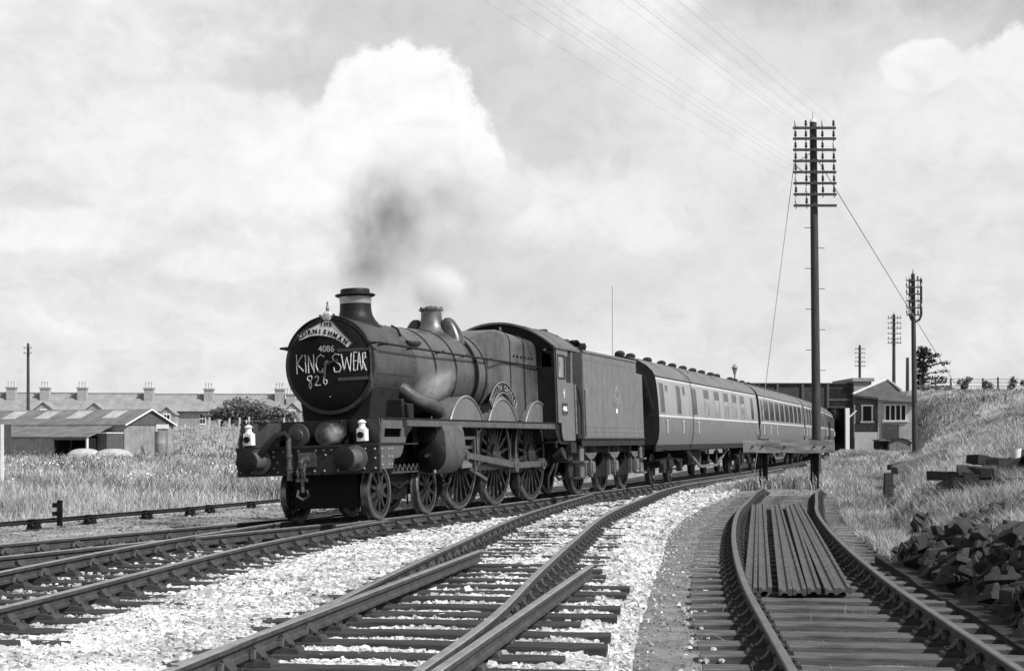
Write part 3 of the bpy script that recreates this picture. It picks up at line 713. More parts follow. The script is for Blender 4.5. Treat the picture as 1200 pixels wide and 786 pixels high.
# front platform, side plates with slots, inside cylinder covers
mb = MB(); mb.box(-1.05, .6, -1.30, 1.30, 1.255, 1.275); mb.box(-1.06, -1.03, -1.31, 1.31, 1.245, 1.285)
P('front_platform', mb, M['beamred'])
def slotted(mb, y0, y1):
    # side plate from platform to running plate with a long hand hole: built as strips round the hole
    def q(poly): mb.prism(poly, lambda a, b, d: (a, d, b), y0, y1)
    q([(-.98,1.285),(-.98,1.38),(.10,1.38),(.04,1.285)]); q([(-.98,1.38),(-.93,1.52),(-.80,1.52),(-.84,1.38)])
    q([(-.12,1.38),(-.08,1.52),(.13,1.52),(.10,1.38)]); q([(-.93,1.52),(-.86,1.69),(.14,1.69),(.13,1.52)])
mb = MB()
for s in (1, -1): slotted(mb, -s*1.27, -s*1.30)
for s in (1, -1):   # apron curving from the side plate round to the steam chest
    cv = [(-.62,.57),(-.72,.80),(-.86,1.02),(-.93,1.20),(-.93,1.268)]
    mb.loft([[(x+.10*(1-t)-.02, -s*y, 1.285+.405*t) for t in np.linspace(0, 1, 6)]+[(x+.10*(1-t)+.01, -s*y, 1.285+.405*t) for t in np.linspace(1, 0, 6)] for x, y in cv])
for s in (1, -1):
    mb.prism([(-1.03,.86),(-1.03,1.245),(.02,1.245),(-.05,1.12),(-.16,1.05),(-.42,1.02),(-.46,.86)], lambda a, b, d: (a, d, b), -s*1.25, -s*1.28)
    for x in (-.9, -.62, -.5): 
        for z in (.93, 1.06, 1.19): mb.lathe((x, -s*1.28, z), (0, -s, 0), [(.02, 0), (.012, .014)], 7, 1)
    for k in range(12): mb.lathe((-.80+k*.08, -s*1.30, 1.655), (0, -s, 0), [(.010, 0), (.006, .006)], 6, 1)
split(P('front_side_plate', mb, [M['greybox'], M['bolt']]))  # plates and apron coloured paler grey to carry the sunlight on them
mb = MB()
mb.prism([(-.70,1.275),(-.86,1.45),(-.86,1.69),(.1,1.69),(.1,1.275)], lambda a, b, d: (a, d, b), -.56, .56)
P('steam_chest', mb, M['black'], bevel=.012)
for y in (-.27, .23):
    mb = MB(); mb.lathe((-.76, y, 1.46), (-1, 0, 0), [(.20, -.1), (.20, .115), (.19, .135), (.10, .14), (.09, .155), (.03, .16)], 28); P('cylinder_cover', mb, M['smokebox'])
# running plate with valance
mb = MB()
for s in (1, -1):
    mb.box(-.86, 8.66, -s*.85, -s*1.33, 1.68, 1.70); mb.box(-.05, 8.62, -s*1.285, -s*1.31, 1.555, 1.68)
    mb.prism([(.0,1.555),(.0,1.69),(.5,1.69),(.38,1.56),(.30,1.50),(.10,1.40),(.02,1.36)], lambda a, b, d: (a, d, b), -s*1.283, -s*1.303)
    mb.prism([(8.62,1.555),(8.62,1.70),(9.05,1.70),(9.05,1.4),(10.1,1.4),(10.1,1.22),(9.05,1.22),(8.86,1.28),(8.74,1.42)], lambda a, b, d: (a, d, b), -s*1.283, -s*1.31)
mb.box(-.5, 1.9, -.84, .84, 1.66, 1.695)
P('running_plate', mb, M['black'])
mb = MB()
for s in (1, -1):
    mb.box(.1, 8.6, -s*1.311, -s*1.316, 1.565, 1.67)
split(P('valance', mb, M['greybox']))
# smokebox and saddle
mb = MB(); mb.lathe((0, 0, BC), (1, 0, 0), [(.80, -.06), (.842, -.055), (.850, -.03), (.850, .06), (.825, .075), (.825, 1.84)], 64)
P('smokebox', mb, M['smokebox'])
mb = MB()
for k in range(60):
    a = 2*math.pi*k/60
    for x in (.13, 1.78): mb.lathe((x, math.cos(a)*.824, BC+math.sin(a)*.824), (0, math.cos(a), math.sin(a)), [(.014, 0), (.008, .012)], 6)
for k in range(40):
    a = 2*math.pi*k/40; mb.lathe((-.056, math.cos(a)*.82, BC+math.sin(a)*.82), (-1, 0, 0), [(.012, 0), (.008, .01)], 6)
for i in range(14): mb.lathe((.22+.11*i, -.80, BC-.17), (0, -1, 0), [(.012, 0), (.008, .035)], 6)
P('rivets', mb, M['smokebox'])
mb = MB(); mb.lathe((-.055, 0, BC), (-1, 0, 0), [(.775, 0), (.765, .03), (.70, .06), (.45, .085), (.2, .098), (.03, .1)], 64)
P('smokebox_door', mb, M['door'])
door = bpy.data.objects['smokebox_door']
mb = MB()
for z in (2.40, 2.89): mb.bar((-.145, -.19, z), (-.10, -.76, z), .03, .055); mb.cyl((-.10, -.775, z-.07), (-.10, -.775, z+.07), .028, n=8)
mb.cyl((-.09, -.775, 2.25), (-.09, -.775, 3.03), .018, n=8)
mb.build('hinge', M['smokebox'], door)
mb = MB(); mb.lathe((-.15, 0, 2.68), (-1, 0, 0), [(.06, 0), (.05, .05), (.03, .09)], 14); mb.bar((-.21, 0, 2.68), (-.22, -.22, 2.72), .03, .03); mb.bar((-.23, 0, 2.68), (-.24, .02, 2.42), .03, .03); mb.build('handle', M['smokebox'], door)
# chalked words and number, drawn stroke by stroke on the door
STROKES = {'K':[[(-.59,2.86),(-.591,2.529)],[(-.466,2.853),(-.579,2.698),(-.457,2.567)]],'I':[[(-.42,2.851),(-.412,2.538)]],
'N':[[(-.36,2.53),(-.36,2.837),(-.251,2.53),(-.256,2.849)]],'G':[[(-.058,2.794),(-.122,2.839),(-.19,2.781),(-.212,2.652),(-.181,2.56),(-.12,2.528),(-.08,2.593)],[(-.088,2.607),(-.083,2.516)]],
'S':[[(.227,2.814),(.149,2.834),(.095,2.778),(.13,2.711),(.213,2.668),(.253,2.601),(.222,2.526),(.131,2.525),(.117,2.609)]],
'W':[[(.262,2.82),(.308,2.547),(.358,2.763),(.414,2.521),(.444,2.835)]],'E':[[(.487,2.84),(.476,2.533)],[(.488,2.841),(.546,2.837)],[(.483,2.697),(.534,2.694)],[(.471,2.533),(.530,2.54)]],
'A':[[(.540,2.536),(.579,2.842),(.615,2.531)],[(.552,2.663),(.602,2.666)]],'R':[[(.640,2.556),(.644,2.817),(.69,2.829),(.693,2.745),(.648,2.709),(.70,2.526)]],
'8':[[(-.316,2.489),(-.38,2.474),(-.393,2.428),(-.331,2.386),(-.311,2.32),(-.342,2.264),(-.369,2.31),(-.343,2.373),(-.301,2.436),(-.316,2.489)]],
'2':[[(-.249,2.446),(-.213,2.481),(-.174,2.456),(-.187,2.404),(-.254,2.317),(-.145,2.317)]],'6':[[(-.04,2.519),(-.077,2.451),(-.086,2.366),(-.053,2.317),(-.018,2.352),(-.027,2.404),(-.073,2.399)]]}
def door_x(y, z):
    r = math.hypot(y, z-BC); return -.055-float(np.interp(r, [0, .2, .45, .70, .765, .775], [.1, .098, .085, .06, .03, 0]))-.002
mb = MB(); mb9 = MB()
for ch, sts in STROKES.items():
    for st in sts:
        dense = []
        for (a, b), (c, d) in zip(st[:-1], st[1:]):
            for t in np.linspace(0, 1, 7)[:-1]: dense.append((a+(c-a)*t+random.uniform(-.003, .003), b+(d-b)*t+random.uniform(-.003, .003)))
        dense.append(st[-1])
        (mb9 if ch in '826' else mb).tube([(door_x(y, z), -y, z) for y, z in dense], [.0105*random.uniform(.7, 1.15) for _ in dense], 5)
o = mb.build('chalk_writing', M['chalk'], door); mb9.build('chalk_number', M['chalk'], door)
def text_on(mb, s, size, fn, bold=0.0, depth=.004, mi=0):
    v, f = text_geo(s, size, bold, depth); mb.add([fn(*p) for p in v], f, mi)
mb = MB(); text_on(mb, '4086', .150, lambda a, b, d: (-.165-d, -(a-.005), 2.878+b-.055*a), .003); mb.build('running_number', M['chalk'], door)
mb = MB(); mb.box(-.125, -.11, -.07, .05, 2.10, 2.16); text_on(mb, '9', .09, lambda a, b, d: (-.128-d, -(a+.02), 2.105+b), .002); P('shed_plate', mb, [M['white']])
# saddle
mb = MB(); mb.prism([(-.62,1.69),(.62,1.69),(.66,2.0),(.74,2.28),(-.74,2.28),(-.66,2.0)], lambda a, b, d: (d, a, b), .12, 1.75); mb.box(.95, 1.2, -1.0, -.62, 1.70, 1.98); mb.box(.8, .9, -.95, -.62, 1.70, 2.06)
P('saddle', mb, M['soot'], bevel=.02)
# chimney
mb = MB(); prof = [(.52,-.10),(.50,-.055),(.42,.0),(.345,.055),(.30,.12),(.283,.20),(.277,.32)]
mb.lathe((1.08, 0, 3.47), (0, 0, 1), prof, 40); P('chimney', mb, M['black'])
# skirt follows the round of the smokebox
ch = bpy.data.objects['chimney']
for v in ch.data.vertices:
    if v.co.z < 3.60:
        k = (3.60-v.co.z)/.23; sag = .825-math.sqrt(max(0, .825**2-min(v.co.y**2, .5))); v.co.z -= sag*min(1, k*1.05)
mb = MB(); mb.lathe((1.08, 0, 3.79), (0, 0, 1), [(.279, 0), (.281, .02), (.284, .10), (.298, .125)], 40, caps=False); mb.build('copper_band', M['copper'], ch)
mb = MB(); mb.lathe((1.08, 0, 3.91), (0, 0, 1), [(.297, 0), (.345, .02), (.362, .035), (.35, .052), (.275, .062), (.262, .075), (.262, .125), (.25, .145), (.21, .145), (.20, .0)], 40); mb.build('chimney_cap', M['black'], ch)
# boiler, bands, firebox
mb = MB(); mb.lathe((1.84, 0, BC), (1, 0, 0), [(.815, 0), (.826, .01), (.835, .9), (.88, 2.2), (.925, 3.3), (.93, 3.5)], 64); P('boiler', mb, M['green'])
mb = MB()
for x, r in ((2.75, .837), (3.75, .872), (4.7, .910), (5.28, .932)): mb.lathe((x-.03, 0, BC), (1, 0, 0), [(r-.01, 0), (r+.008, .0), (r+.008, .06), (r-.01, .06)], 64, caps=False)
P('boiler_bands', mb, M['black'])
def fb_ring(x, hw, top, rc, bot=1.75, hb=None):
    """Belpaire outline: flat sides, rounded top shoulders"""
    hb = hb or hw; pts = [(-hb, bot)]
    pts.append((-hw, bot+.35))
    for k in range(9): a = math.pi-math.pi/2*k/8; pts.append((-hw+rc+rc*math.cos(a), top-rc+rc*math.sin(a)))
    pts.append((0, top+.012))
    for k in range(9): a = math.pi/2-math.pi/2*k/8; pts.append((hw-rc+rc*math.cos(a), top-rc+rc*math.sin(a)))
    pts += [(hw, bot+.35), (hb, bot)]
    return [(x, y, z) for y, z in pts]
def blend(x, t, hw, top, rc):
    """from the round boiler (t = 0) to the square shouldered firebox (t = 1)"""
    A = fb_ring(x, hw, top, rc); out = []
    for (_, y, z) in A:
        a = math.atan2(z-BC, y); ry, rz = .93*math.cos(a), .93*math.sin(a)+BC
        out.append((x, ry*(1-t)+y*t, rz*(1-t)+z*t))
    return out
rings = [blend(5.28, .0, .95, 3.62, .30), blend(5.45, .12, .95, 3.62, .30), blend(5.70, .42, .95, 3.63, .30), blend(5.95, .74, .95, 3.64, .28), blend(6.2, .94, .95, 3.65, .26), blend(6.4, 1, .95, 3.655, .25), blend(7.4, 1, .94, 3.62, .24), blend(8.66, 1, .93, 3.57, .22)]
mb = MB(); mb.loft(rings); P('firebox', mb, M['green'])
mb = MB()
for x in (6.75, 7.7):
    r0 = [(x-.03, y*1.008, BC+(z-BC)*1.008) for _, y, z in blend(x, 1, .945, 3.64, .25)]; r1 = [(x+.03, p[1], p[2]) for p in r0]
    mb.loft([r0, r1], caps=False)
for i in range(6): mb.lathe((7.0+i*.25, -.945, 3.12), (0, -1, 0), [(.028, 0), (.028, .02)], 8)
P('firebox_bands', mb, M['black'])
# safety valve bonnet with the top feed covers beside it
mb = MB(); mb.lathe((4.72, 0, 3.44), (0, 0, 1), [(.46, -.04), (.36, .06), (.285, .14), (.235, .25), (.21, .40), (.205, .50), (.255, .535), (.255, .55), (.21, .555), (.21, .575), (.13, .575)], 32); P('safety_valve_bonnet', mb, M['brass'])
for k in range(7): 
    a = 2*math.pi*k/7; mb = MB()
mb = MB()
for k in range(8): a = 2*math.pi*k/8; mb.cyl((4.72+.22*math.cos(a), .22*math.sin(a), 3.98), (4.72+.22*math.cos(a), .22*math.sin(a), 4.03), .022, n=6)
mb.cyl((4.72, 0, 4.0), (4.72, 0, 4.06), .05, n=8); P('bonnet_rim', mb, M['black'])
for s in (1, -1):
    mb = MB(); mb.loft([[(4.74+rx*math.cos(a), -s*(y0+ry*math.sin(a)), z0) for a in np.linspace(0, 2*math.pi, 17)[:-1]] for y0, z0, rx, ry in ((.44, 3.25, .26, .26), (.43, 3.40, .22, .24), (.40, 3.55, .18, .20), (.37, 3.67, .155, .155), (.35, 3.75, .13, .12), (.345, 3.80, .07, .06))])
    P('top_feed_cover', mb, M['green'])
    mb = MB(); pts = []
    for a in np.linspace(math.radians(52), math.radians(-38), 22): r = .932; pts.append((4.76, -s*r*math.cos(a), BC+r*math.sin(a)))
    pts += [(4.80, -s*.74, 2.02), (4.9, -s*.76, 1.97), (5.25, -s*.78, 1.97)]
    mb.tube(pts, .034, 8); P('feed_pipe', mb, M['black'])
# handrails
mb = MB()
for s in (1, -1):
    hp = [(-.05, -s*.93, 2.99)]+[(x, -s*(.93 if x < 3 else .93+.06*min(1, (x-3)/2.5)), 2.985-.004*x) for x in np.linspace(.3, 8.64, 18)]
    mb.tube(hp, .020, 8)
    for x in (.25, 1.55, 2.9, 4.2, 5.6, 7.2): mb.cyl((x, -s*.76, 2.97), (x, -s*.95, 2.985), .016, n=6); mb.blob((x, -s*.93, 2.985), .035, .035, .035, 8)
arc = [(-.085, .832*math.cos(a), BC+.832*math.sin(a)) for a in np.linspace(math.radians(24), math.radians(156), 26)]
mb.tube([(-.06, .93, 2.99)]+arc+[(-.06, -.93, 2.99)], .019, 8)
mb.tube([(-.05, .93, 2.99), (-.12, .90, 2.985), (-.12, .72, 2.97)], .018, 6); mb.tube([(-.05, -.93, 2.99), (-.12, -.90, 2.985), (-.12, -.72, 2.97)], .018, 6)
P('handrail', mb, M['black'])
mb = MB(); mb.tube([(1.70, -.70, 3.10), (1.95, -.74, 3.08), (2.25, -.72, 3.12)], [.05, .06, .04], 8); mb.tube([(1.62, -.62, 3.22), (1.66, -.55, 3.35), (1.6, -.45, 3.42)], .022, 6); P('lubricator_cover', mb, M['black'])
# outside steam pipes
for s in (1, -1):
    mb = MB(); mb.tube([(1.36, -s*.55, 2.30), (1.38, -s*.74, 2.22), (1.45, -s*.88, 2.09), (1.62, -s*.98, 2.0), (1.92, -s*1.03, 1.95), (2.16, -s*1.05, 1.90), (2.29, -s*1.06, 1.80), (2.31, -s*1.06, 1.66)], [.165, .145, .13, .128, .132, .138, .145, .165], 18); P('steam_pipe', mb, M['smokebox'])
# cylinders
for s in (1, -1):
    prof = [(.72, 1.66), (1.22, 1.66), (1.31, 1.60), (1.36, 1.48), (1.385, 1.25), (1.375, 1.04), (1.31, .88), (1.18, .76), (1.02, .72), (.86, .74), (.72, .80)]
    mb = MB(); mb.prism([(-s*a, b) for a, b in prof], lambda a, b, d: (d, a, b), 1.74, 2.72); cy = P('cylinder', mb, M['greybox'], bevel=.02)
    mb = MB(); mb.lathe((1.74, -s*1.06, 1.05), (-1, 0, 0), [(.31, 0), (.31, .05), (.28, .08), (.15, .10), (.06, .11), (.05, .16)], 28); mb.lathe((1.74, -s*1.03, 1.45), (-1, 0, 0), [(.17, 0), (.17, .12), (.1, .16)], 20)
    mb.build('front_cover', M['frame'], cy)
    mb = MB(); mb.cyl((1.62, -s*1.06, 1.05), (1.55, -s*1.06, 1.05), .03, n=10); mb.cyl((1.58, -s*1.2, .80), (1.58, -s*1.2, .74), .03, n=10); mb.build('drain_cock', M['steel'], cy)
    # slide bars, crosshead, rods
    mb = MB(); mb.box(2.72, 4.05, -s*1.02, -s*1.12, 1.16, 1.22); mb.box(2.72, 4.02, -s*1.02, -s*1.12, .86, .92); mb.box(3.98, 4.06, -s*.7, -s*1.15, .84, 1.55)
    mb.box(2.72, 3.9, -s*1.05, -s*1.14, 1.34, 1.40); mb.bar((3.9, -s*1.1, 1.37), (4.35, -s*1.1, 1.55), .06, .05); mb.box(3.78, 3.83, -s*1.12, -s*1.17, .72, 1.36)
    mb.bar((3.6, -s*1.12, .78), (4.6, -s*1.1, .55), .03, .06)
    P('slide_bars', mb, M['rod'])
    mb = MB(); mb.prism([(3.10,.80),(3.10,.86),(3.22,.93),(3.22,1.15),(3.42,1.15),(3.42,.93),(3.66,.86),(3.66,.80)], lambda a, b, d: (a, d, b), -s*.99, -s*1.15); mb.cyl((2.72, -s*1.07, 1.05), (3.3, -s*1.07, 1.05), .045, n=10); mb.cyl((3.32, -s*1.15, 1.04), (3.32, -s*1.2, 1.04), .06, n=12)
    P('crosshead', mb, M['steel'])
    pin = (5.944+CR[0], 1.022+CR[1])
    mb = MB(); mb.bar((3.32, -s*1.16, 1.04), (pin[0], -s*1.16, pin[1]), .06, .12); mb.cyl((3.32, -s*1.12, 1.04), (3.32, -s*1.20, 1.04), .09, n=16); mb.cyl((pin[0], -s*1.11, pin[1]), (pin[0], -s*1.21, pin[1]), .15, n=20); P('connecting_rod', mb, M['rod'])
    mb = MB()
    xs = [x+CR[0] for x in (3.81, 5.944, 8.306)]
    for a, b in ((xs[0], xs[1]), (xs[1], xs[2])): mb.bar((a, -s*.99, pin[1]), (b, -s*.99, pin[1]), .06, .125)
    for a in xs: mb.cyl((a, -s*.94, pin[1]), (a, -s*1.05, pin[1]), .125, n=18); mb.cyl((a, -s*1.05, pin[1]), (a, -s*1.09, pin[1]), .05, n=10)
    P('coupling_rod', mb, M['rod'])
    # brake hangers, sand pipes
    mb = MB()
    for x in (2.9, 5.0, 7.35): mb.bar((x+.15, -s*.78, 1.2), (x, -s*.78, .35), .05, .09); mb.box(x-.08, x+.06, -s*.72, -s*.85, .30, .65); mb.tube([(x+.3, -s*.9, 1.5), (x+.25, -s*.88, .7), (x+.05, -s*.8, .1)], .018, 6)
    mb.tube([(2.6, -s*.95, .55), (2.95, -s*.92, .50), (3.1, -s*.92, .62)], .025, 6); split(P('brake_gear', mb, M['under']), 0, (3.6, 5.6))
    # splashers with bright beading
    for x, hid in ((3.81, 0), (5.944, 0), (8.306, .35)):
        R, zc = 1.105, 1.07; a0 = math.asin((1.70-zc)/R); an = np.linspace(a0, math.pi-a0, 24)
        prof = [(x+R*math.cos(a), zc+R*math.sin(a)) for a in an]
        mb = MB(); mb.prism(prof, lambda a, b, d: (a, d, b), -s*.62, -s*1.02); sp_ = P('splasher', mb, M['cabgreen'])
        mb = MB(); mb.tube([(x+(R-.004)*math.cos(a), -s*1.024, zc+(R-.004)*math.sin(a)) for a in an], .024, 6); mb.build('brass_beading', M['beading'], sp_)
# nameplate over the middle splasher
mb = MB(); mt = MB(); cx, cz, R0, R1 = 5.93, 1.40, .90, 1.115
for s in (1, -1):
    an = np.linspace(math.radians(140), math.radians(40), 30)
    if s < 0: mb2_, mt2_ = mb, mt; mb, mt = MB(), MB()
    mb.prism([(cx+R1*math.cos(a), cz+R1*math.sin(a)) for a in an]+[(cx+R0*math.cos(a), cz+R0*math.sin(a)) for a in reversed(an)], lambda a, b, d: (a, d, b), -s*1.03, -s*1.045)
    for R in (R0, R1): mt.tube([(cx+R*math.cos(a), -s*1.05, cz+R*math.sin(a)) for a in an], .013, 6)
    for a in (an[0], an[-1]): mt.tube([(cx+R*math.cos(a), -s*1.05, cz+R*math.sin(a)) for R in (R0, R1)], .013, 6)
    word = 'BUILTH CASTLE'
    for i, c_ in enumerate(word):
        if c_ == ' ': continue
        a = math.radians(134-88*i/(len(word)-1)); ux, uz = math.cos(a), math.sin(a)   # outward
        tx_, tz_ = (uz, -ux)                                                             # reading direction, clockwise
        if s < 0: a = math.pi-a; ux, uz = math.cos(a), math.sin(a); tx_, tz_ = (-uz, ux)
        text_on(mt, c_, .155, lambda p, q, d: (cx+ux*(R0+.055+q)+tx_*p, -s*(1.048+d), cz+uz*(R0+.055+q)+tz_*p), .004)
    mb.prism([(cx+(R0-.0)*math.cos(a), cz+(R0-.0)*math.sin(a)) for a in np.linspace(math.radians(137), math.radians(43), 20)]+[(cx+.75, 1.9), (cx-.75, 1.9)], lambda a, b, d: (a, d, b), -s*.98, -s*1.00, 1)
for b_, t_ in ((mb, mt), (mb2_, mt2_)): pl = P('nameplate', b_, [M['black'], M['cabgreen']]); t_.build('nameplate_letters', M['beading'], pl)
# cab
mb = MB()
for s in (1, -1):
    Y0, Y1 = -s*1.335, -s*1.36
    q = lambda poly: mb.prism(poly, lambda a, b, d: (a, d, b), Y0, Y1)
    q([(8.66,1.70),(8.66,2.62),(10.05,2.62),(10.05,1.30),(9.15,1.30),(9.05,1.36),(9.0,1.50),(9.0,1.70)])
    q([(8.66,2.62),(8.66,3.40),(8.84,3.40),(8.84,2.62)]); q([(8.84,3.22),(8.84,3.40),(9.66,3.40),(9.62,3.22)]); q([(9.36,2.70),(9.36,3.22),(9.46,3.22),(9.46,2.62),(8.84,2.62),(8.84,2.70)])
    mb.cyl((9.95, -s*1.34, 2.62), (10.02, -s*1.34, 3.36), .018, n=6, mi=1); mb.cyl((10.1, -s*1.38, 1.45), (10.1, -s*1.38, 2.6), .018, n=6, mi=1)
mbs = mb; mb = MB(); mb.box(8.7, 10.0, -1.3, 1.3, 1.25, 1.3); mb.box(8.75, 9.0, -.85, .85, 1.303, 3.2); mb.box(9.0, 9.6, -.6, .6, 1.303, 1.6); cab = P('cab', mb, M['soot']); split(mbs.build('cab_side', [M['cabgreen'], M['steel']], cab))
mb = MB()
for s in (1, -1): mb.box(8.84, 9.36, -s*1.340, -s*1.348, 2.70, 3.22); 
split(mb.build('cab_window', M['glass'], cab))
mb = MB()
for s in (1, -1):
    for a, b, c_, d_ in ((8.82, 9.38, 3.20, 3.235), (8.82, 9.38, 2.685, 2.72), (8.82, 8.855, 2.72, 3.2), (9.345, 9.38, 2.72, 3.2)): mb.box(a, b, -s*1.362, -s*1.372, c_, d_)
split(mb.build('window_frame', M['beamred'], cab))
def roof_z(y, z0=3.40, apex=3.99, hw=1.38): return apex-(apex-z0)*(abs(y)/hw)**2.1
ysr = np.linspace(-1.38, 1.38, 25)
def cab_front_poly():
    # front sheet with the spectacle windows cut as gaps: strips
    pass
mb = MB()
for y0, y1 in zip(ysr[:-1], ysr[1:]):
    za, zb = roof_z(y0)-.02, roof_z(y1)-.02; ym = abs((y0+y1)/2)
    lo = 1.70
    if .98 < ym < 1.26:
        mb.prism([(y0, lo), (y1, lo), (y1, 2.95), (y0, 2.95)], lambda a, b, d: (d, a, b), 8.665, 8.69)
        mb.prism([(y0, 3.36), (y1, 3.36), (y1, max(zb, 3.365)), (y0, max(za, 3.365))], lambda a, b, d: (d, a, b), 8.665, 8.69)
    else: mb.prism([(y0, lo), (y1, lo), (y1, zb), (y0, za)], lambda a, b, d: (d, a, b), 8.665, 8.69)
for k in range(9):
    for s in (1, -1): mb.lathe((8.66, -s*1.30, 1.85+k*.17), (-1, 0, 0), [(.014, 0), (.008, .012)], 6)
mb.build('cab_front', M['black'], cab)
mb = MB(); top = [(y, roof_z(y)) for y in ysr]; bot = [(y, roof_z(y)-.03) for y in reversed(ysr)]
mb.prism(top+bot, lambda a, b, d: (d, a, b), 8.52, 10.55)
for x in (8.53, 9.2, 10.53): mb.tube([(x, y, roof_z(y)+.006) for y in ysr], .012, 6)
for s in (1, -1): mb.box(8.52, 10.55, -s*1.36, -s*1.40, 3.36, 3.41)
mb.build('cab_roof', M['rooflt'], cab)
mb = MB(); mb.cyl((8.4, -.18, 3.55), (8.4, -.18, 3.88), .03, n=8); mb.cyl((8.1, -.12, 3.58), (8.1, -.12, 3.72), .05, n=10); mb.box(8.0, 8.3, -.5, -.3, 3.55, 3.64); P('whistle', mb, M['brass'])
mb = MB()
for s in (1, -1):
    mb.box(9.75, 10.1, -s*1.22, -s*1.26, .42, 1.3); mb.box(9.72, 10.12, -s*1.05, -s*1.36, .42, .46); mb.box(9.72, 10.12, -s*1.05, -s*1.36, .80, .84); mb.box(9.7, 10.14, -s*1.21, -s*1.35, 1.02, 1.26)
split(P('cab_steps', mb, M['under']))
mb = MB()
for s in (1, -1): mb.cyl((9.35, -s*1.05, .95), (9.35, -s*1.28, 1.02), .16, n=16); mb.tube([(9.3, -s*1.15, .9), (9.15, -s*1.1, .55), (9.5, -s*1.1, .42), (10.2, -s*1.05, .5)], .03, 6); mb.tube([(9.35, -s*1.1, .9), (9.0, -s*1.0, .5), (8.95, -s*1.0, .2)], .03, 6)
split(P('injector', mb, M['under']))
mb = MB()
for s in (1, -1):
    mb.box(9.06, 9.44, -s*1.362, -s*1.372, 1.90, 2.14, 0); mb.cyl((9.25, -s*1.36, 2.36), (9.25, -s*1.37, 2.36), .05, n=12, mi=1); mb.box(9.23, 9.27, -s*1.362, -s*1.37, 2.26, 2.46, 1)
    text_on(mb, '4086', .155, lambda p, q, d: (9.25+s*p, -s*(1.376+d), 1.965+q), .004, mi=1)
    for a, b, c_, d_ in ((9.05, 9.45, 1.885, 1.90), (9.05, 9.45, 2.14, 2.155), (9.05, 9.065, 1.9, 2.14), (9.435, 9.45, 1.9, 2.14)): mb.box(a, b, -s*1.362, -s*1.378, c_, d_, 2)
split(P('number_plate', mb, [M['beamred'], M['white'], M['brass']]))

# headboard and lamps hang on the engine's front: things of their own
hb = thing('headboard', 'white curved headboard with a crest above, across the top of the smokebox door', 'headboard')
hb.location, hb.rotation_euler = loco.location, loco.rotation_euler
poly = [(-.513,3.19),(-.40,3.245),(-.129,3.35),(-.06,3.39),(.05,3.41),(.15,3.385),(.215,3.31),(.30,3.215),(.513,2.995),(.42,2.914),(.284,3.024),(.20,3.070),(.117,3.103),(.02,3.13),(-.08,3.146),(-.18,3.148),(-.279,3.14),(-.468,3.079)]
mb = MB(); mb.prism([(-a, b) for a, b in poly], lambda a, b, d: (d, a, b), -.215, -.235)
pb = mb.build('board', M['white'], hb)
mb = MB(); mb.tube([(-.237, -a, b) for a, b in poly+poly[:1]], .011, 5); mb.build('board_rim', M['black'], pb)
mb = MB()
tp = [(-.430,3.126),(-.36,3.158),(-.27,3.182),(-.172,3.190),(-.082,3.186),(.005,3.172),(.098,3.144),(.185,3.105),(.275,3.052),(.365,2.990)]
for i, c_ in enumerate('CORNISHMAN'):
    y, z = tp[i]; a = tp[max(0, i-1)]; b = tp[min(9, i+1)]; t = Vector((b[0]-a[0], b[1]-a[1])).normalized()
    text_on(mb, c_, .112, lambda p, q, d: (-.238-d, -(y+t.x*p-t.y*q), z+t.y*p+t.x*q), .004)
for c_, y, z, r in (('T', -.045, 3.312, .10), ('H', .040, 3.308, .0), ('E', .120, 3.296, -.08)):
    text_on(mb, c_, .098, lambda p, q, d: (-.238-d, -(y+p), z+q+r*p), .004)
mb.build('lettering', M['door'], hb)
mb = MB(); mb.lathe((-.21, -.055, 3.475), (-1, 0, 0), [(.085, 0), (.085, .02), (.05, .03)], 20, 0)
for k in range(3): mb.tube([(-.235, -.055+.055*math.cos(a), 3.475+(k-1)*.03) for a in np.linspace(0, math.pi, 6)], .008, 5, 1)
mb.lathe((-.2, -.06, 3.54), (0, 0, 1), [(.03, 0), (.026, .05), (.035, .06), (.02, .09), (.012, .15), (.02, .16), (.004, .19)], 10, 2)
for s in (1, -1): mb.bar((-.22, -.055+s*.08, 3.45), (-.22, -.055+s*.14, 3.50), .03, .035, 2)
mb.build('crest', [M['white'], M['door'], M['brass']], hb)
def head_lamp(Y, label):
    t = thing('head_lamp', label, 'lamp', group='oil lamps on the engine\'s front platform')
    m = Matrix.LocRotScale(loco.location, loco.rotation_euler.to_quaternion(), (1, 1, 1)) @ Matrix.Translation((-1.0, -Y, 1.29))
    t.location = m.to_translation(); t.rotation_euler = m.to_euler(); t.scale = (.86, .86, .86); return t
lamp = head_lamp(.99, 'nearer of the two white oil lamps, beside the engine front\'s slotted side plate')
mb = MB(); mb.box(-.085, .085, -.09, .09, .035, .27); mb.box(-.07, .07, -.06, .06, -.02, .035, 1); mb.build('lamp_body', [M['white'], M['black']], lamp, bevel=.012)
mb = MB(); mb.lathe((0, 0, .27), (0, 0, 1), [(.09, 0), (.065, .05), (.065, .10), (.085, .115), (.085, .13), (.055, .16), (.0, .18)], 16); mb.build('lamp_top', M['white'], lamp)
mb = MB(); mb.lathe((-.085, 0, .155), (-1, 0, 0), [(.062, 0), (.062, .04), (.05, .045), (.045, .03)], 18, 0); mb.build('lens', M['darkglass'], lamp)
mb = MB(); mb.tube([(0, .075, .30), (0, .08, .44), (0, 0, .50), (0, -.08, .44), (0, -.075, .30)], .010, 6); mb.build('lamp_handle', M['black'], lamp)
l2 = head_lamp(-1.08, ''); m_ = l2.matrix_basis.copy(); lo_, ro_ = l2.location.copy(), l2.rotation_euler.copy(); bpy.data.objects.remove(l2)
dup(lamp, lo_, ro_, 'white oil lamp on the far left end of the engine front, against the grass')

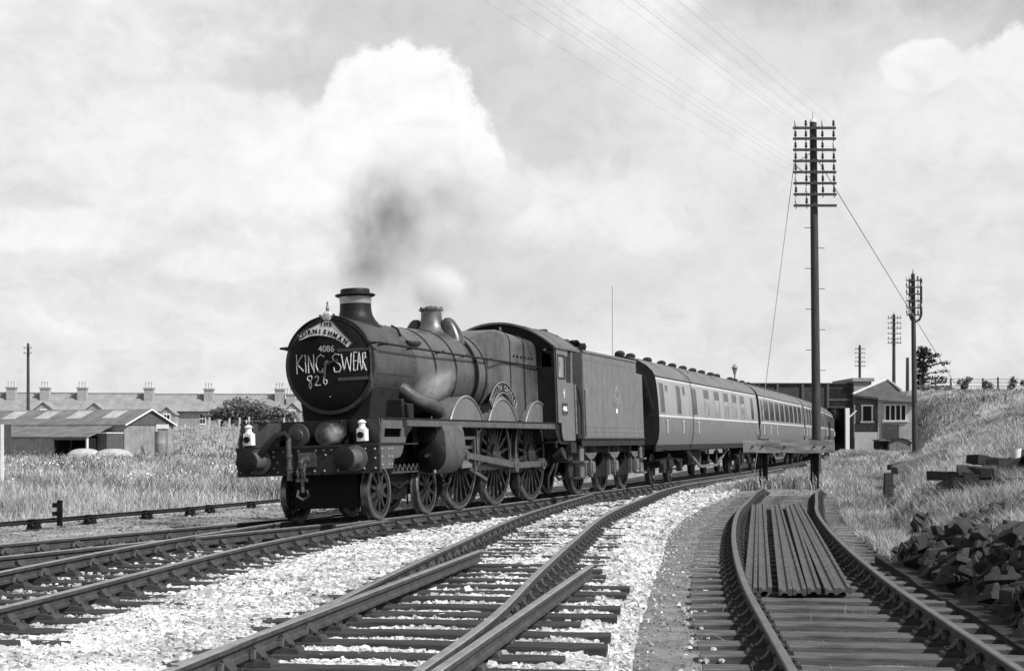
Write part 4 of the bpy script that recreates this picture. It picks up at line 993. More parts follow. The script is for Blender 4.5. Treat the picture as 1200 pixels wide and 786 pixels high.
# ------------------------------------------------------------------ tender
tender = thing('tender', 'plain high sided coal tender with a faded emblem, coupled behind the engine cab', 'tender')
chord(tender, 12.05, 16.62); TXO = 12.05
def X(x): return x-TXO
for x in (12.05, 14.335, 16.62):
    for s in (1, -1): add_wheel(tender, X(x), .63, 12, s, name='tender_wheel', face=.80)
    axle(tender, X(x), .63)
mb = MB()
prof = [(11.05,1.36),(11.05,3.40),(16.30,3.44),(16.40,3.42),(16.42,3.12),(17.10,3.10),(17.10,1.36)]
for s in (1, -1):
    mb.prism([(X(a), b) for a, b in prof], lambda a, b, d: (a, d, b), -s*1.29, -s*1.31)
    mb.box(X(11.05), X(16.38), -s*1.28, -s*1.335, 3.40, 3.455)
    for z in (1.50, 1.62, 1.40): mb.box(X(11.05), X(17.08), -s*1.31, -s*1.317, z, z+.014)
    mb.box(X(11.2), X(16.3), -s*1.31, -s*1.314, 3.22, 3.232)
    mb.box(X(11.02), X(11.09), -s*.9, -s*1.30, 1.36, 3.40)
mb.box(X(17.06), X(17.10), -1.31, 1.31, 1.36, 3.10); mb.box(X(16.38), X(16.42), -1.29, 1.29, 2.9, 3.42); mb.box(X(16.4), X(17.08), -1.29, 1.29, 3.05, 3.09)
tb = mb.build('tank', M['tender'], tender)
mb = MB(); mb.box(X(11.1), X(16.38), -1.27, 1.27, 2.6, 2.7); mb.box(X(11.05), X(11.12), -.9, .9, 1.36, 2.4); mb.build('bunker_floor', M['soot'], tender)
mb = MB()
for s in (1, -1):
    mb.box(X(10.75), X(17.16), -s*1.33, -s*1.15, 1.33, 1.36)
    mb.box(X(10.75), X(17.16), -s*1.28, -s*1.30, 1.17, 1.33)
    for x in (12.05, 14.335, 16.62): pass
mb.box(X(17.10), X(17.16), -1.28, 1.28, .85, 1.33); mb.box(X(10.8), X(17.1), -.6, .6, .7, 1.3)
mb.build('footplate', M['under'], tender)
mb = MB()
for s in (1, -1):
    y0, y1 = -s*.98, -s*1.02
    outer = [(10.95,1.2),(17.0,1.2),(17.0,.82),(16.98,.5),(16.9,.44),(16.35,.50),(16.28,.95),(16.18,1.0)] 
    mb.prism([(X(a), b) for a, b in ((10.95,1.0),(10.95,1.19),(17.05,1.19),(17.05,1.0))], lambda a, b, d: (a, d, b), y0, y1)
    for xa, xb in ((10.95, 11.75), (12.35, 14.02), (14.65, 16.30), (16.92, 17.05)):
        m0 = (xa+xb)/2; w = xb-xa
        mb.prism([(X(a), b) for a, b in ((xa,1.0),(xa,.42),(xa+.05,.40),(xb-.05,.40),(xb,.42),(xb,1.0),(xb-.25*w,1.0),(xb-.22*w,.80),(m0,.62),(xa+.22*w,.80),(xa+.25*w,1.0))] if w > 1 else [(X(a), b) for a, b in ((xa,1.0),(xa,.42),(xb,.42),(xb,1.0))], lambda a, b, d: (a, d, b), y0, y1)
split(mb.build('tender_frame', M['frame'], tender))
for s in (1, -1):
    for x in (12.05, 14.335, 16.62):
        mb = MB(); mb.box(X(x-.17), X(x+.17), -s*1.02, -s*1.20, .50, .80); mb.box(X(x-.12), X(x+.12), -s*1.2, -s*1.23, .54, .76)
        for q in range(5): mb.box(X(x-.52+q*.07), X(x+.52-q*.07), -s*1.08, -s*1.17, .98-q*.03, 1.005-q*.03)
        for e in (1, -1): mb.bar((X(x+e*.5), -s*1.12, .98), (X(x+e*.42), -s*1.12, 1.18), .05, .05); mb.box(X(x+e*.22), X(x+e*.30), -s*1.02, -s*1.10, .42, 1.0)
        mb.bar((X(x), -s*1.12, .80), (X(x), -s*1.12, .88), .08, .1)
        mb.build('axlebox', M['underlt'], tender)
mb = MB()
for s in (1, -1):
    for xx in (10.95, 17.0): mb.box(X(xx-.16), X(xx+.16), -s*1.20, -s*1.24, .40, 1.2); mb.box(X(xx-.17), X(xx+.17), -s*1.05, -s*1.34, .40, .44); mb.box(X(xx-.17), X(xx+.17), -s*1.05, -s*1.34, .78, .82)
    mb.tube([(X(10.95), -s*1.36, 1.4), (X(10.95), -s*1.37, 2.5)], .02, 6); mb.tube([(X(17.16), -s*1.25, 1.4), (X(17.2), -s*1.25, 2.9)], .02, 6)
[split(q_, 0, (X(14),)) for q_ in split(mb.build('steps', M['underlt'], tender))]
for s in (1, -1):
    mb = MB(); mb.lathe((X(17.16), -.87*s, 1.05), (1, 0, 0), [(.2, 0), (.14, .04), (.13, .35), (.17, .4), (.23, .42), (.22, .45)], 20); mb.build('buffer', M['greybox'], tender)
mb = MB()   # faded emblem on the tank side: wheel, bar, standing beast, crown, all thin paint
cx, cz, Yp = 14.15, 2.36, -1.3125
mb.tube([(X(cx+.15*math.cos(a)), Yp, cz+.15*math.sin(a)) for a in np.linspace(0, 2*math.pi, 25)], .012, 5)
for k in range(6): a = math.pi*k/6; mb.bar((X(cx-.15*math.cos(a)), Yp, cz-.15*math.sin(a)), (X(cx+.15*math.cos(a)), Yp, cz+.15*math.sin(a)), .004, .010)
for dz in (-.07, .0, .07): mb.box(X(cx-.34), X(cx-.18), Yp-.004, Yp, cz+dz, cz+dz+.025); mb.box(X(cx+.18), X(cx+.34), Yp-.004, Yp, cz+dz, cz+dz+.025)
mb.prism([(X(cx+a), cz+b) for a, b in ((-.14,.20),(-.16,.26),(-.05,.30),(.05,.30),(.12,.38),(.18,.38),(.18,.31),(.13,.27),(.14,.17),(.10,.17),(.08,.22),(-.04,.22),(-.07,.16),(-.11,.16))], lambda a, b, d: (a, d, b), Yp-.003, Yp)
mb.prism([(X(cx+a), cz+b) for a, b in ((-.08,-.36),(-.10,-.24),(-.05,-.29),(0,-.22),(.05,-.29),(.10,-.24),(.08,-.36))], lambda a, b, d: (a, d, b), Yp-.003, Yp, 1)
M['fadedpaint'] = mat('faded_paint', .26, .6, .3, 8)
mb.build('emblem', [M['fadedpaint'], M['white']], tender)
mb = MB()
for i in range(620):
    u_ = random.random(); x = X(11.3+5.0*u_); y = random.uniform(-1.15, 1.15)
    z = 2.72+max(0, 1.20-.16*u_*5-.28*y*y+.10*math.sin(u_*14)+.08*math.cos(y*5))*random.uniform(.75, 1.0)
    mb.blob((x, y, z), random.uniform(.08, .17), random.uniform(.08, .17), random.uniform(.06, .13), 6, jit=.3)
cl = mb.build('coal', M['coal'], smooth=False); cl.location, cl.rotation_euler = tender.location, tender.rotation_euler; tag(cl, 'heap of black coal lumps filling the tender top', 'coal', kind='stuff')
mb = MB()
for s in (1, -1): mb.tube([(X(10.25), -s*1.30, 2.62), (X(10.45), -s*1.34, 2.5), (X(10.62), -s*1.36, 2.0), (X(10.6), -s*1.34, 1.4)], .02, 6)
mb.box(X(10.3), X(10.9), -.9, .9, 1.36, 1.40); mb.box(X(10.3), X(11.0), -.3, .3, .9, 1.2)
mb.build('fall_plate', M['soot'], tender)

# ------------------------------------------------------------------ coaches
PY = [(1.26,1.17),(1.33,1.35),(1.365,1.60),(1.37,1.975),(1.37,2.03),(1.355,2.5),(1.325,2.9),(1.30,3.06),(1.285,3.14)]
def side_y(z): return float(np.interp(z, [p[1] for p in PY], [p[0] for p in PY]))
RZ_ = [(1.30,3.14),(1.22,3.29),(1.05,3.46),(.80,3.62),(.45,3.74),(0,3.78)]
PITCH, X1C = 20.35, 18.69
def coach(n, label, wins, upper, lower):
    t = thing('railway_coach', label, 'railway coach', group='coaches of the train'); x0 = X1C+n*PITCH
    chord(t, x0+3, x0+16.66); L = 19.66; o = -3.0
    mb = MB(); half = PY; ring = [(-y, z) for y, z in half]+[(y, z) for y, z in reversed(half)]
    idx = len(half)
    def mfn(i, k):
        kk = k if k < idx-1 else (2*idx-2-k if k >= idx else 99)
        return 1 if kk == 3 else (2 if 4 <= kk <= 6 else (1 if kk == 7 else 0))
    mb.loft([[(o+x, y, z) for y, z in ring] for x in (0.0, .02, L/2, L-.02, L)], mfn=mfn, caps=False)
    mb.build('body', [M[lower], M['waist'], M[upper]], t)
    mb = MB()
    for x, e in ((-.012, -1), (L+.012, 1)):
        pr_ = ring[:idx]+[(-y, z) for y, z in RZ_[1:]]+[(y, z) for y, z in reversed(RZ_[1:-1])]+ring[idx:]
        mb = MB(); mb.prism([(y*1.004, z) for y, z in pr_], lambda a, b, d: (o+d, a, b), x, x+e*.03)
        mb.box(o+x, o+x+e*.32, -.55, .55, 1.15, 3.35)
        for q in range(3): mb.box(o+x+e*(.05+q*.1), o+x+e*(.09+q*.1), -.60, .60, 1.12, 3.40)
        if e < 0: mb.tube([(o-.06, -.5, 3.62), (o-.08, -1.0, 3.1), (o-.08, -1.22, 2.2)], .02, 5)
        mb.build('coach_end', M['coachend'], t)
    mb = MB(); rr = [(-y, z) for y, z in RZ_]+[(y, z) for y, z in reversed(RZ_[:-1])]
    mb.loft([[(o+x, y, z+.004) for y, z in rr] for x in (-.03, L*.25, L*.5, L*.75, L+.03)], closed=True)
    for x in np.arange(1.6, L, 3.3): mb.tube([(o+x, y, z+.008) for y, z in rr], .014, 5)
    for s in (1, -1): mb.tube([(o+x, -s*1.31, 3.15) for x in (0, L)], .022, 6)
    for x in (6.5, 11, 15.5): mb.bar((o+x, -1.0, 3.50), (o+x+.5, -.85, 3.60), .10, .03)
    roof = mb.build('roof', M['coachroof'], t)
    xs = (1.2, 2.6, 5.0, 7.2, 9.0, 10.9, 12.8, 14.6, 16.6, 18.0)
    for x in xs:
        mb = MB(); mb.lathe((o+x, 0, 3.76), (0, 0, 1), [(.10, 0), (.10, .06), (.15, .09), (.16, .15), (.12, .21), (.05, .235)], 14); mb.build('ventilator', M['under'], roof)
    for w in wins:
        x_0, x_1, z0, z1, kind = w
        mb = MB()
        def pane(a, b, c, d, off, mi):
            if any(c+.02 < z_ < d-.02 for _, z_ in PY):
                z_ = [z_ for _, z_ in PY if c+.02 < z_ < d-.02][0]; pane(a, b, c, z_, off, mi); pane(a, b, z_, d, off, mi); return
            ya, yb = side_y(c)+off, side_y(d)+off
            mb.add([(o+a, -ya, c), (o+b, -ya, c), (o+b, -yb, d), (o+a, -yb, d), (o+a, -ya+.03, c), (o+b, -ya+.03, c), (o+b, -yb+.03, d), (o+a, -yb+.03, d)],
                   [(0,1,2,3),(7,6,5,4),(4,5,1,0),(5,6,2,1),(6,7,3,2),(7,4,0,3)], mi)
        if kind == 'vent':
            pane(x_0, x_1, z0, z1-.31, .004, 0); pane(x_0, x_1, z1-.30, z1, .005, 1); pane(x_0-.03, x_1+.03, z1-.31, z1-.30, .007, 2)
        else: pane(x_0, x_1, z0, z1, .004, 1)
        for a, b, c, d in ((x_0-.03, x_0, z0-.03, z1+.03), (x_1, x_1+.03, z0-.03, z1+.03), (x_0, x_1, z0-.03, z0), (x_0, x_1, z1, z1+.03)): pane(a, b, c, d, .009, 2)
        mb.build('window', [M['glass'], M['darkglass'], M[upper]], t, smooth=False)
    for x in (.25, 2.72, 5.28, 18.55):                                     # grab rails and handles beside the doors
        mb = MB(); mb.cyl((o+x+.75, -1.40, 1.5), (o+x+.75, -1.40, 1.9), .016, n=6); mb.cyl((o+x+.68, -1.39, 1.86), (o+x+.76, -1.41, 1.86), .018, n=6)
        mb.build('door_handle', M['waist'], t)
    mb = MB()
    for s in (1, -1):
        mb.box(o+.0, o+L, -s*1.18, -s*1.24, .98, 1.17); mb.box(o+1.0, o+L-1.0, -s*1.20, -s*1.33, 1.00, 1.03)
    mb.box(o+.1, o+L-.1, -1.1, 1.1, 1.05, 1.16); mb.box(o+6.5, o+8.5, -.9, .9, .5, 1.0); mb.box(o+10.5, o+12.3, .3, .9, .45, 1.0); mb.box(o+10.6, o+11.8, -.4, .2, .55, .95)
    mb.build('underframe', M['under'], t)
    mb = MB()
    for s in (1, -1):
        mb.box(o-.02, o+L+.02, -s*1.243, -s*1.25, 1.155, 1.172)
        yy = -s*1.05
        for a, b in (((5.6,.98),(7.9,.42)),((7.9,.42),(11.2,.42)),((11.2,.42),(13.6,.98))): mb.bar((o+a[0], yy, a[1]), (o+b[0], yy, b[1]), .06, .09)
        for x in (7.9, 9.55, 11.2): mb.bar((o+x, yy, .42), (o+x, yy, .98), .05, .05)
    split(mb.build('truss', M['underlt'], t))
    for bx in (2.7, L-2.7):
        b = MB()
        for s in (1, -1):
            b.prism([(-1.75,.62),(-1.75,.74),(-.5,.78),(.5,.78),(1.75,.74),(1.75,.62),(.5,.46),(-.5,.46)], lambda a, c, d: (o+bx+a, d, c), -s*1.0, -s*1.03)
            for wx in (-1.3, 1.3):
                b.box(o+bx+wx-.14, o+bx+wx+.14, -s*1.03, -s*1.18, .34, .62)
                for q in range(4): b.box(o+bx+wx-.5+q*.08, o+bx+wx+.5-q*.08, -s*1.04, -s*1.13, .70-q*.03, .72-q*.03)
            for q in range(4): b.cyl((o+bx-.18+q*.12, -s*1.08, .48), (o+bx-.18+q*.12, -s*1.08, .72), .05, n=8)
            b.box(o+bx-.4, o+bx+.4, -s*.98, -s*1.2, .40, .46)
        b.box(o+bx-.2, o+bx+.2, -1, 1, .55, .8); bo = b.build('bogie', M['underlt'] if False else M['under'], t)
        for wx in (-1.3, 1.3):
            for s in (1, -1):
                mb = MB(); mb.lathe((o+bx+wx, -s*.80, .46), (0, s, 0), [(.08, -.03), (.1, 0), (.36, .03), (.385, 0), (.455, 0), (.455, .11), (.485, .12), (.485, .14)], 28); mb.build('wheel', M['wheel'], bo)
    return t
W1 = [(.32,.84,2.1,2.95,''),(1.15,1.42,2.74,2.90,''),(2.76,3.35,2.1,2.95,''),(3.80,4.1,2.70,2.95,''),(5.36,6.02,2.1,2.95,'')]+[(x,x+.92,2.10,2.97,'vent') for x in (7.45,9.5,11.47,13.35,15.25)]+[(17.88,18.5,2.1,2.94,'')]
W2 = [(.45,.95,2.1,2.95,'')]+[(1.45+i*2.15,3.10+i*2.15,2.12,2.98,'') for i in range(8)]+[(18.7,19.2,2.1,2.95,'')]
coach(0, 'pale panelled coach with a guard\'s end, first behind the tender', W1, 'cream', 'maroon')
coach(1, 'second coach in the train, with a long row of wide dark windows', W2, 'cream', 'maroon')
coach(2, 'third coach in the train, behind the buffer stop and the tall telegraph pole', W2, 'maroonlt', 'maroon')
coach(3, 'fourth and dim coach in the train, just before the bridge', W2, 'maroonlt', 'maroon')
coach(4, 'fifth and dark coach, just entering under the bridge beside the signal box', W2, 'maroonlt', 'maroon')
coach(5, 'last coach of the train, almost hidden beyond the bridge', W2, 'maroonlt', 'maroon')

# ------------------------------------------------------------------ buffer stop
bp = (7.86, 42.9); ba = -math.radians(13); gz = float(H(bp[0], bp[1]))
bs = thing('buffer_stop', 'weathered timber buffer stop across the end of the siding', 'buffer stop', (bp[0], bp[1], gz), (0, 0, ba))
mb = MB(); rings = []
for i in range(12):
    x = -1.27+2.54*i/11; j = lambda: random.uniform(-.012, .012)
    rings.append([(x, -.15+j(), .99-gz+j()), (x, .15+j(), .99-gz+j()), (x, .15+j(), 1.345-gz+j()), (x, -.15+j(), 1.345-gz+j())])
mb.loft(rings); mb.build('beam', M['beamwood'], bs, smooth=False)
mb = MB()
for x in (-.72, .72):
    for dx in (-.09, .09): mb.box(x+dx-.03, x+dx+.03, .16, .30, -.15, 1.25-gz)
    mb.bar((x, .30, .95-gz), (x, 1.7, -.1), .12, .14); mb.bar((x, -1.6, .0), (x, -.17, .9-gz), .06, .10) if False else None
    mb.box(x-.16, x+.16, .14, .17, .95-gz, 1.38-gz)
split(mb.build('post', M['frame'], bs), 0)
mb = MB()
for x in (-1.0, -.72, -.1, .72, 1.0): mb.lathe((x, -.15, 1.17-gz), (0, -1, 0), [(.035, 0), (.025, .025)], 8)
mb.build('bolts', M['chair'], bs)

# ------------------------------------------------------------------ telegraph poles
INS = {}
def pole(label, base, top_z, r0, r1, arms, lean=(0, 0), yaw=0.0, fork=None, steps=False, ins=True):
    t = thing('telegraph_pole', label, 'telegraph pole', base, (0, 0, yaw), 'telegraph poles'); h = top_z-base[2]
    mb = MB(); n = 10; mb.tube([(lean[0]*i/n, lean[1]*i/n, -.3+(h+.3)*i/n) for i in range(n+1)], [r0+(r1-r0)*i/n for i in range(n+1)], 14)
    if steps:
        for k in range(9): z = 2.8+k*.62; s = 1 if k % 2 else -1; mb.cyl((lean[0]*z/h, 0, z), (lean[0]*z/h+s*.30, 0, z), .011, n=5)
    mb.build('pole', M['pole'], t)
    mb = MB(); mb.lathe((lean[0], lean[1], h-.02), (0, 0, 1), [(r1*1.15, 0), (r1*.9, .06), (.03, .12), (.02, .30), (.004, .36)], 10); mb.build('cap', M['porcelain'] if steps else M['pole'], t)
    for zz, hl, offs in arms:
        z = zz-base[2]; lx = lean[0]*z/h
        mb = MB(); mb.box(lx-hl, lx+hl, -r0-.07, -r0+.01, z-.035, z+.035); a = mb.build('crossarm', M['pole'], t)
        if ins:
            for i, ox in enumerate(offs):
                mi = random.choice((0, 1, 1))
                if mi not in INS:
                    mb = MB(); mb.cyl((0, 0, -.10), (0, 0, .10), .014, n=5, mi=1); mb.lathe((0, 0, .07), (0, 0, 1), [(.038, 0), (.045, .04), (.032, .09), (.04, .13), (.02, .17)], 8)
                    o_ = mb.build('insulator', [M['porcelain' if mi == 0 else 'porcelaindark'], M['porcelaindark']], a); INS[mi] = o_.data
                else: o_ = bpy.data.objects.new('insulator', INS[mi]); COL.objects.link(o_); o_.parent = a
                o_.location = (lx+ox, -r0-.03, z)
    if fork:
        f0, f1, hw = fork; mb = MB()
        for s in (1, -1): mb.tube([(0, -.05, f0-base[2]), (s*hw*.7, -.05, f0-base[2]+.12), (s*hw, -.05, f0-base[2]+.35), (s*hw, -.05, f1-base[2])], .07, 8)
        mb.build('fork', M['pole'], t)
    return t
D1 = 46.0
def zat(v, d): return HC+(HZ-v)/F*d
b1 = ((957.5-600)/F*D1, D1, float(H((957-600)/F*D1, D1)))
offs = (-.58, -.26, .24, .58)
arms1 = [(zat(v, D1), .65, offs if v < 240 else (-.58, -.26)) for v in (151.5, 164, 177, 190, 203, 216, 229, 242)]
tp1 = pole('tallest telegraph pole, right behind the buffer stop, carrying eight crossarms and two stay wires', b1, zat(143, D1), .145, .105, arms1, lean=(-.12, 0), steps=True)
def wire(mb, a, b, sag=0.0, r=.008, n=10):
    a, b = Vector(a), Vector(b); mb.tube([a+(b-a)*t-Vector((0, 0, sag*4*t*(1-t))) for t in np.linspace(0, 1, n)], r, 5)
B1 = Vector(b1)
e1 = Vector(((882-600)/F*46.5, 46.5, 0)); e1.z = float(H(e1.x, e1.y))
mb = MB(); wire(mb, (-.72, -.1, zat(193, D1)-b1[2]), e1-B1, r=.011); wire(mb, (-.72, -.1, zat(193, D1)-b1[2]), (-.1, 0, zat(177, D1)-b1[2]), r=.011); wire(mb, (-.72, -.1, zat(193, D1)-b1[2]), (-.1, 0, zat(212, D1)-b1[2]), r=.014)
mb.build('stay_wire', M['wire'], tp1)
e2 = Vector(((1152-600)/F*84, 84, 0)); e2.z = float(H(e2.x, e2.y))
mb = MB(); wire(mb, (-.1, 0, zat(180, D1)-b1[2]), e2-B1, r=.016); mb.build('stay_wire', M['wire'], tp1)
mb = MB()
for v, ofs in ((151.5, offs), (164, offs), (190, (.58,)), (203, offs[:2]), (216, offs[:2]), (229, offs[:1])):
    for ox in ofs: wire(mb, (b1[0]+ox, D1-.17, zat(v, D1)+.22), (b1[0]+ox-.43*62, D1-62, zat(v, D1)+.22), sag=.55, r=.002, n=24)
tag(mb.build('telegraph_wires', M['wire'], origin=(b1[0], D1, 8)), 'thin telegraph wires running from the tallest pole overhead to the upper left', 'wires')
D2 = 85.0; x2 = (1072.5-600)/F*D2; b2 = (x2, D2, float(H(x2, D2)))
o2 = (-.42, -.26, -.2, .2, .26, .42)
pole('telegraph pole with a forked head, standing in front of the signal box', b2, zat(322, D2), .17, .11, [(zat(v, D2), .40, o2) for v in (329, 337, 345, 353, 361, 369)], lean=(-.13, 0), fork=(zat(377, D2), zat(326, D2), .32))
D3 = 150.0; x3 = (1047.5-600)/F*D3
pole('slim telegraph pole rising behind the signal box roof', (x3, D3, float(H(x3, D3))), zat(369, D3), .2, .14, [(zat(v, D3), .68, (-.6, -.3, .3, .6)) for v in (373, 379, 385, 391, 397, 402)])
D4 = 210.0; x4 = (1007.5-600)/F*D4
pole('smallest telegraph pole, rising above the end of the bridge', (x4, D4, float(H(x4, D4))), zat(405, D4), .22, .16, [(zat(v, D4), .75, (-.6, -.3, .3, .6)) for v in (409, 414, 419, 424, 429)])
D5 = 176.0; x5 = (33-600)/F*D5
pole('lone telegraph pole behind the shed at the far left', (x5, D5, float(H(x5, D5))), zat(403, D5), .2, .15, [(zat(v, D5), .45, (-.4, .4)) for v in (408, 414)])
def plain_post(name, label, cat, u, vtop, d, r, m='pole', extra=None):
    x = (u-600)/F*d; z = float(H(x, d)); mb = MB(); mb.tube([(x, d, z-.3), (x, d, zat(vtop, d))], [r, r*.8], 8)
    if extra: extra(mb, x, d, zat(vtop, d))
    return tag(mb.build(name, M[m], origin=(x, d, z)), label, cat)
plain_post('wooden_post', 'plain dark post without arms, between the forked pole and the slim pole', 'post', 1063.5, 419, 128, .16)
plain_post('mast', 'thin pale mast rising behind the tender', 'mast', 718, 335, 280, .15, 'concrete')  # pale tone stands in for haze over the distant mast
def lamp_top(mb, x, y, z): mb.lathe((x, y, z), (0, 0, 1), [(.04, -.5), (.05, -.45), (.14, -.12), (.17, -.08), (.07, .06), (.02, .12)], 8); mb.box(x-.2, x+.2, y-.02, y+.02, z-.75, z-.71)
plain_post('lamp_post', 'small lamp post with a lantern, showing above the roofs of the coaches', 'lamp post', 861, 429, 78.5, .06, 'tank', lamp_top)

# ------------------------------------------------------------------ overbridge, signal box and its neighbours
DB = 126.0; sB = DB/F
def ux(u, d): return (u-600)/F*d
br = thing('railway_bridge', 'dark plate girder road bridge over the line behind the coaches', 'bridge', (ux(940, DB), DB, 0))
bx0, bx1 = ux(858, DB)-ux(940, DB), ux(999.5, DB)-ux(940, DB); zb0, zb1 = zat(477, DB), zat(450, DB)
mb = MB(); mb.box(bx0, bx1, 0, .3, zb0, zb1); mb.box(bx0, bx1, .31, 6.5, zb0+.35, zb0+.75); mb.box(bx0, bx1, 6.6, 6.9, zb0, zb1)
mb.box(bx0, bx1, -.14, .44, zb1, zb1+.10); mb.box(bx0, bx1, -.14, .44, zb0-.08, zb0)
for u in (865, 911, 940.5, 970): mb.box(ux(u, DB)-ux(940, DB)-.1, ux(u, DB)-ux(940, DB)+.1, -.13, -.003, zb0+.003, zb1-.003, 1)
mb.box(ux(969, DB)-ux(940, DB), bx1-.2, -.10, -.05, zat(469.5, DB), zat(467, DB), 1)
mb.build('girder', [M['girder'], M['greybox']], br)
mb = MB(); mb.box(bx1+.003, bx1+1.45, -.4, 7.2, -1, zat(462, DB)); mb.box(bx1-.15, bx1+1.65, -.6, 7.4, zat(447, DB), zat(443, DB)); mb.box(bx1+.003, bx1+1.45, -.4, 7.2, zat(462, DB)+.003, zat(447, DB)-.003)
mb.box(bx0-2, bx0-.003, -.4, 7.2, -1, zat(448, DB)); split(mb.build('abutment', M['brick'], br), 0, (0,))
mb = MB()
for i in range(14): mb.box(ux(969, DB)-ux(940, DB)+.03, bx1-.25, -.06, -.02, zb0+.25+i*.10, zb0+.28+i*.10)
mb.build('ribs', M['girder'], br)
yw = 100.0; xw = ux(993, yw); zw = float(H(xw, yw))
mb = MB(); mb.box(xw-.13, xw+.13, yw-.1, yw+.15, zw-.2, zat(478, yw)); mb.bar((xw+.1, yw, zat(489, yw)), (xw+.6, yw, zat(481, yw)), .07, .07)
tag(mb.build('white_post', M['white'], origin=(xw, yw, zw)), 'white painted post with a bracket, left of the signal box', 'post')
DS = 105.0
def SX(u): return ux(u, DS)
def SZ(v): return zat(v, DS)
sg = float(H(SX(1030), DS)); sx0 = SX(1035)
sbx = thing('signal_box', 'small signal box with a slate roof and pale boarded walls, behind the forked pole', 'signal box', (sx0, DS, sg), (0, 0, -.235))
q = lambda u: SX(u)-sx0
r = lambda v: SZ(v)-sg
def wall_box(mb, u0, u1, v0, v1, y0, y1, mi=0): mb.box(q(u0), q(u1), y0, y1, r(v0), r(v1), mi)
mb = MB(); mb.box(q(1003), q(1069), .9, 4.2, -.3, r(463.5), 1); mb.box(q(1029), q(1069.5), .2, .897, -.3, r(468)); mb.build('wall', [M['boards'], M['shedwall']], sbx)
mb = MB(); mb.box(q(1002.5), q(1028.6), .0, .89, -.4, r(506)); mb.build('brick_base', M['concrete'], sbx)
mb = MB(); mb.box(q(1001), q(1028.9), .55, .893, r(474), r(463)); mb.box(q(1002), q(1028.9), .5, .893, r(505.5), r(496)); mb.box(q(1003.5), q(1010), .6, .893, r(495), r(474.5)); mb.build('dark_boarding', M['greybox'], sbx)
mb = MB(); ap = (q(1040), 2.9, r(443)); ap2 = (q(1041), 3.9, r(443))
ev = [(q(1000.5), .15, r(462)), (q(1029), .10, r(465.5)), (q(1029), -.25, r(468)), (q(1072.5), -.25, r(471.5)), (q(1073), 5.3, r(468)), (q(1000.5), 5.3, r(462))]
n = len(ev); lo = [(x, y, z-.14) for x, y, z in ev]
mb.add(ev+lo+[ap, ap2], [(0,1,12),(1,2,12),(2,3,12),(3,4,13,12),(4,5,13),(5,0,12,13)]+[(k, (k+1) % n, n+(k+1) % n, n+k) for k in range(n)]+[tuple(range(2*n-1, n-1, -1))])
rf = mb.build('roof', M['slate'], sbx, smooth=False)
mb = MB(); mb.tube([Vector(ev[0])+Vector((0, 0, .06)), Vector(ap)+Vector((0, 0, .05))], .09, 6); mb.tube([Vector(ap)+Vector((0, 0, .05)), (q(1056), 1.1, r(456.5)+.03)], .08, 6); mb.build('ridge_tiles', M['concrete'], rf)
def sash(u0, u1, v0, v1, y, nx, parent):
    g = MB(); g.box(q(u0), q(u1), y-.02, y, r(v1), r(v0)); w = g.build('window', M['darkglass'], parent)
    f = MB(); t_ = .05
    f.box(q(u0)-.09, q(u1)+.09, y-.07, y-.023, r(v0), r(v0)+.11); f.box(q(u0)-.14, q(u1)+.14, y-.13, y-.023, r(v1)-.13, r(v1))
    for k in range(nx+1): x = q(u0)+(q(u1)-q(u0))*k/nx; f.box(x-t_, x+t_, y-.06, y-.023, r(v1)+.003, r(v0)-.003)
    f.build('frame', M['white'], w)
sash(1011, 1022.5, 475.5, 493, .54, 1, sbx); sash(1037, 1061, 475, 492, .197, 4, sbx)
mb = MB()
for k in range(11): mb.box(q(1029)+.01, q(1069.5), .17, .197, r(514)+k*.11, r(514)+k*.11+.085) if k < 11 else None
mb.box(q(1034), q(1035.6), .12, .197, r(515), r(470)); mb.box(q(1033.8), q(1053), .10, .168, r(494)-1.15, r(494)-.15, 1)  # grey panel paints the roof's shadow onto the white boards
mb.build('weatherboards', [M['boards'], M['greybox']], sbx)
lk = thing('lamp_hut', 'low dark hut with a curved iron roof in front of the signal box', 'hut', (SX(1054.5), 102.2, float(H(SX(1054), 102))))
hx = lambda u: ux(u, 102.2)-SX(1054.5); hz_ = lambda v: zat(v, 102.2)-lk.location.z
mb = MB(); mb.box(hx(1042), hx(1068), 0, 2.0, -.4, hz_(519)); mb.build('wall', M['corr'], lk)
mb = MB(); arcp = [(hx(1041)+(hx(1069)-hx(1041))*t, hz_(518.5)+.32*math.sin(math.pi*t)) for t in np.linspace(0, 1, 13)]
mb.prism(arcp+[(a, b-.05) for a, b in reversed(arcp)], lambda a, b, d: (a, d, b), -.12, 2.1)
mb.prism([(a, b-.06) for a, b in arcp], lambda a, b, d: (a, d, b), -.004, 1.99, 1); mb.build('roof', [M['under'], M['corr']], lk)
mb = MB(); mb.box(ux(1029.5, 103)-.0, ux(1042, 103)-.02, 102.7, 104.4, zat(521, 103)-.75, zat(516.5, 103)); mb.box(ux(1028.5, 103), ux(1042, 103)-.01, 102.5, 104.5, zat(516.5, 103)+.003, zat(515, 103), 1)
tag(mb.build('coal_bunker', [M['darkvoid'], M['underlt']], origin=(ux(1035, 103), 103, .3)), 'dark low bunker with a flat lid, left of the curved roof hut', 'bunker')

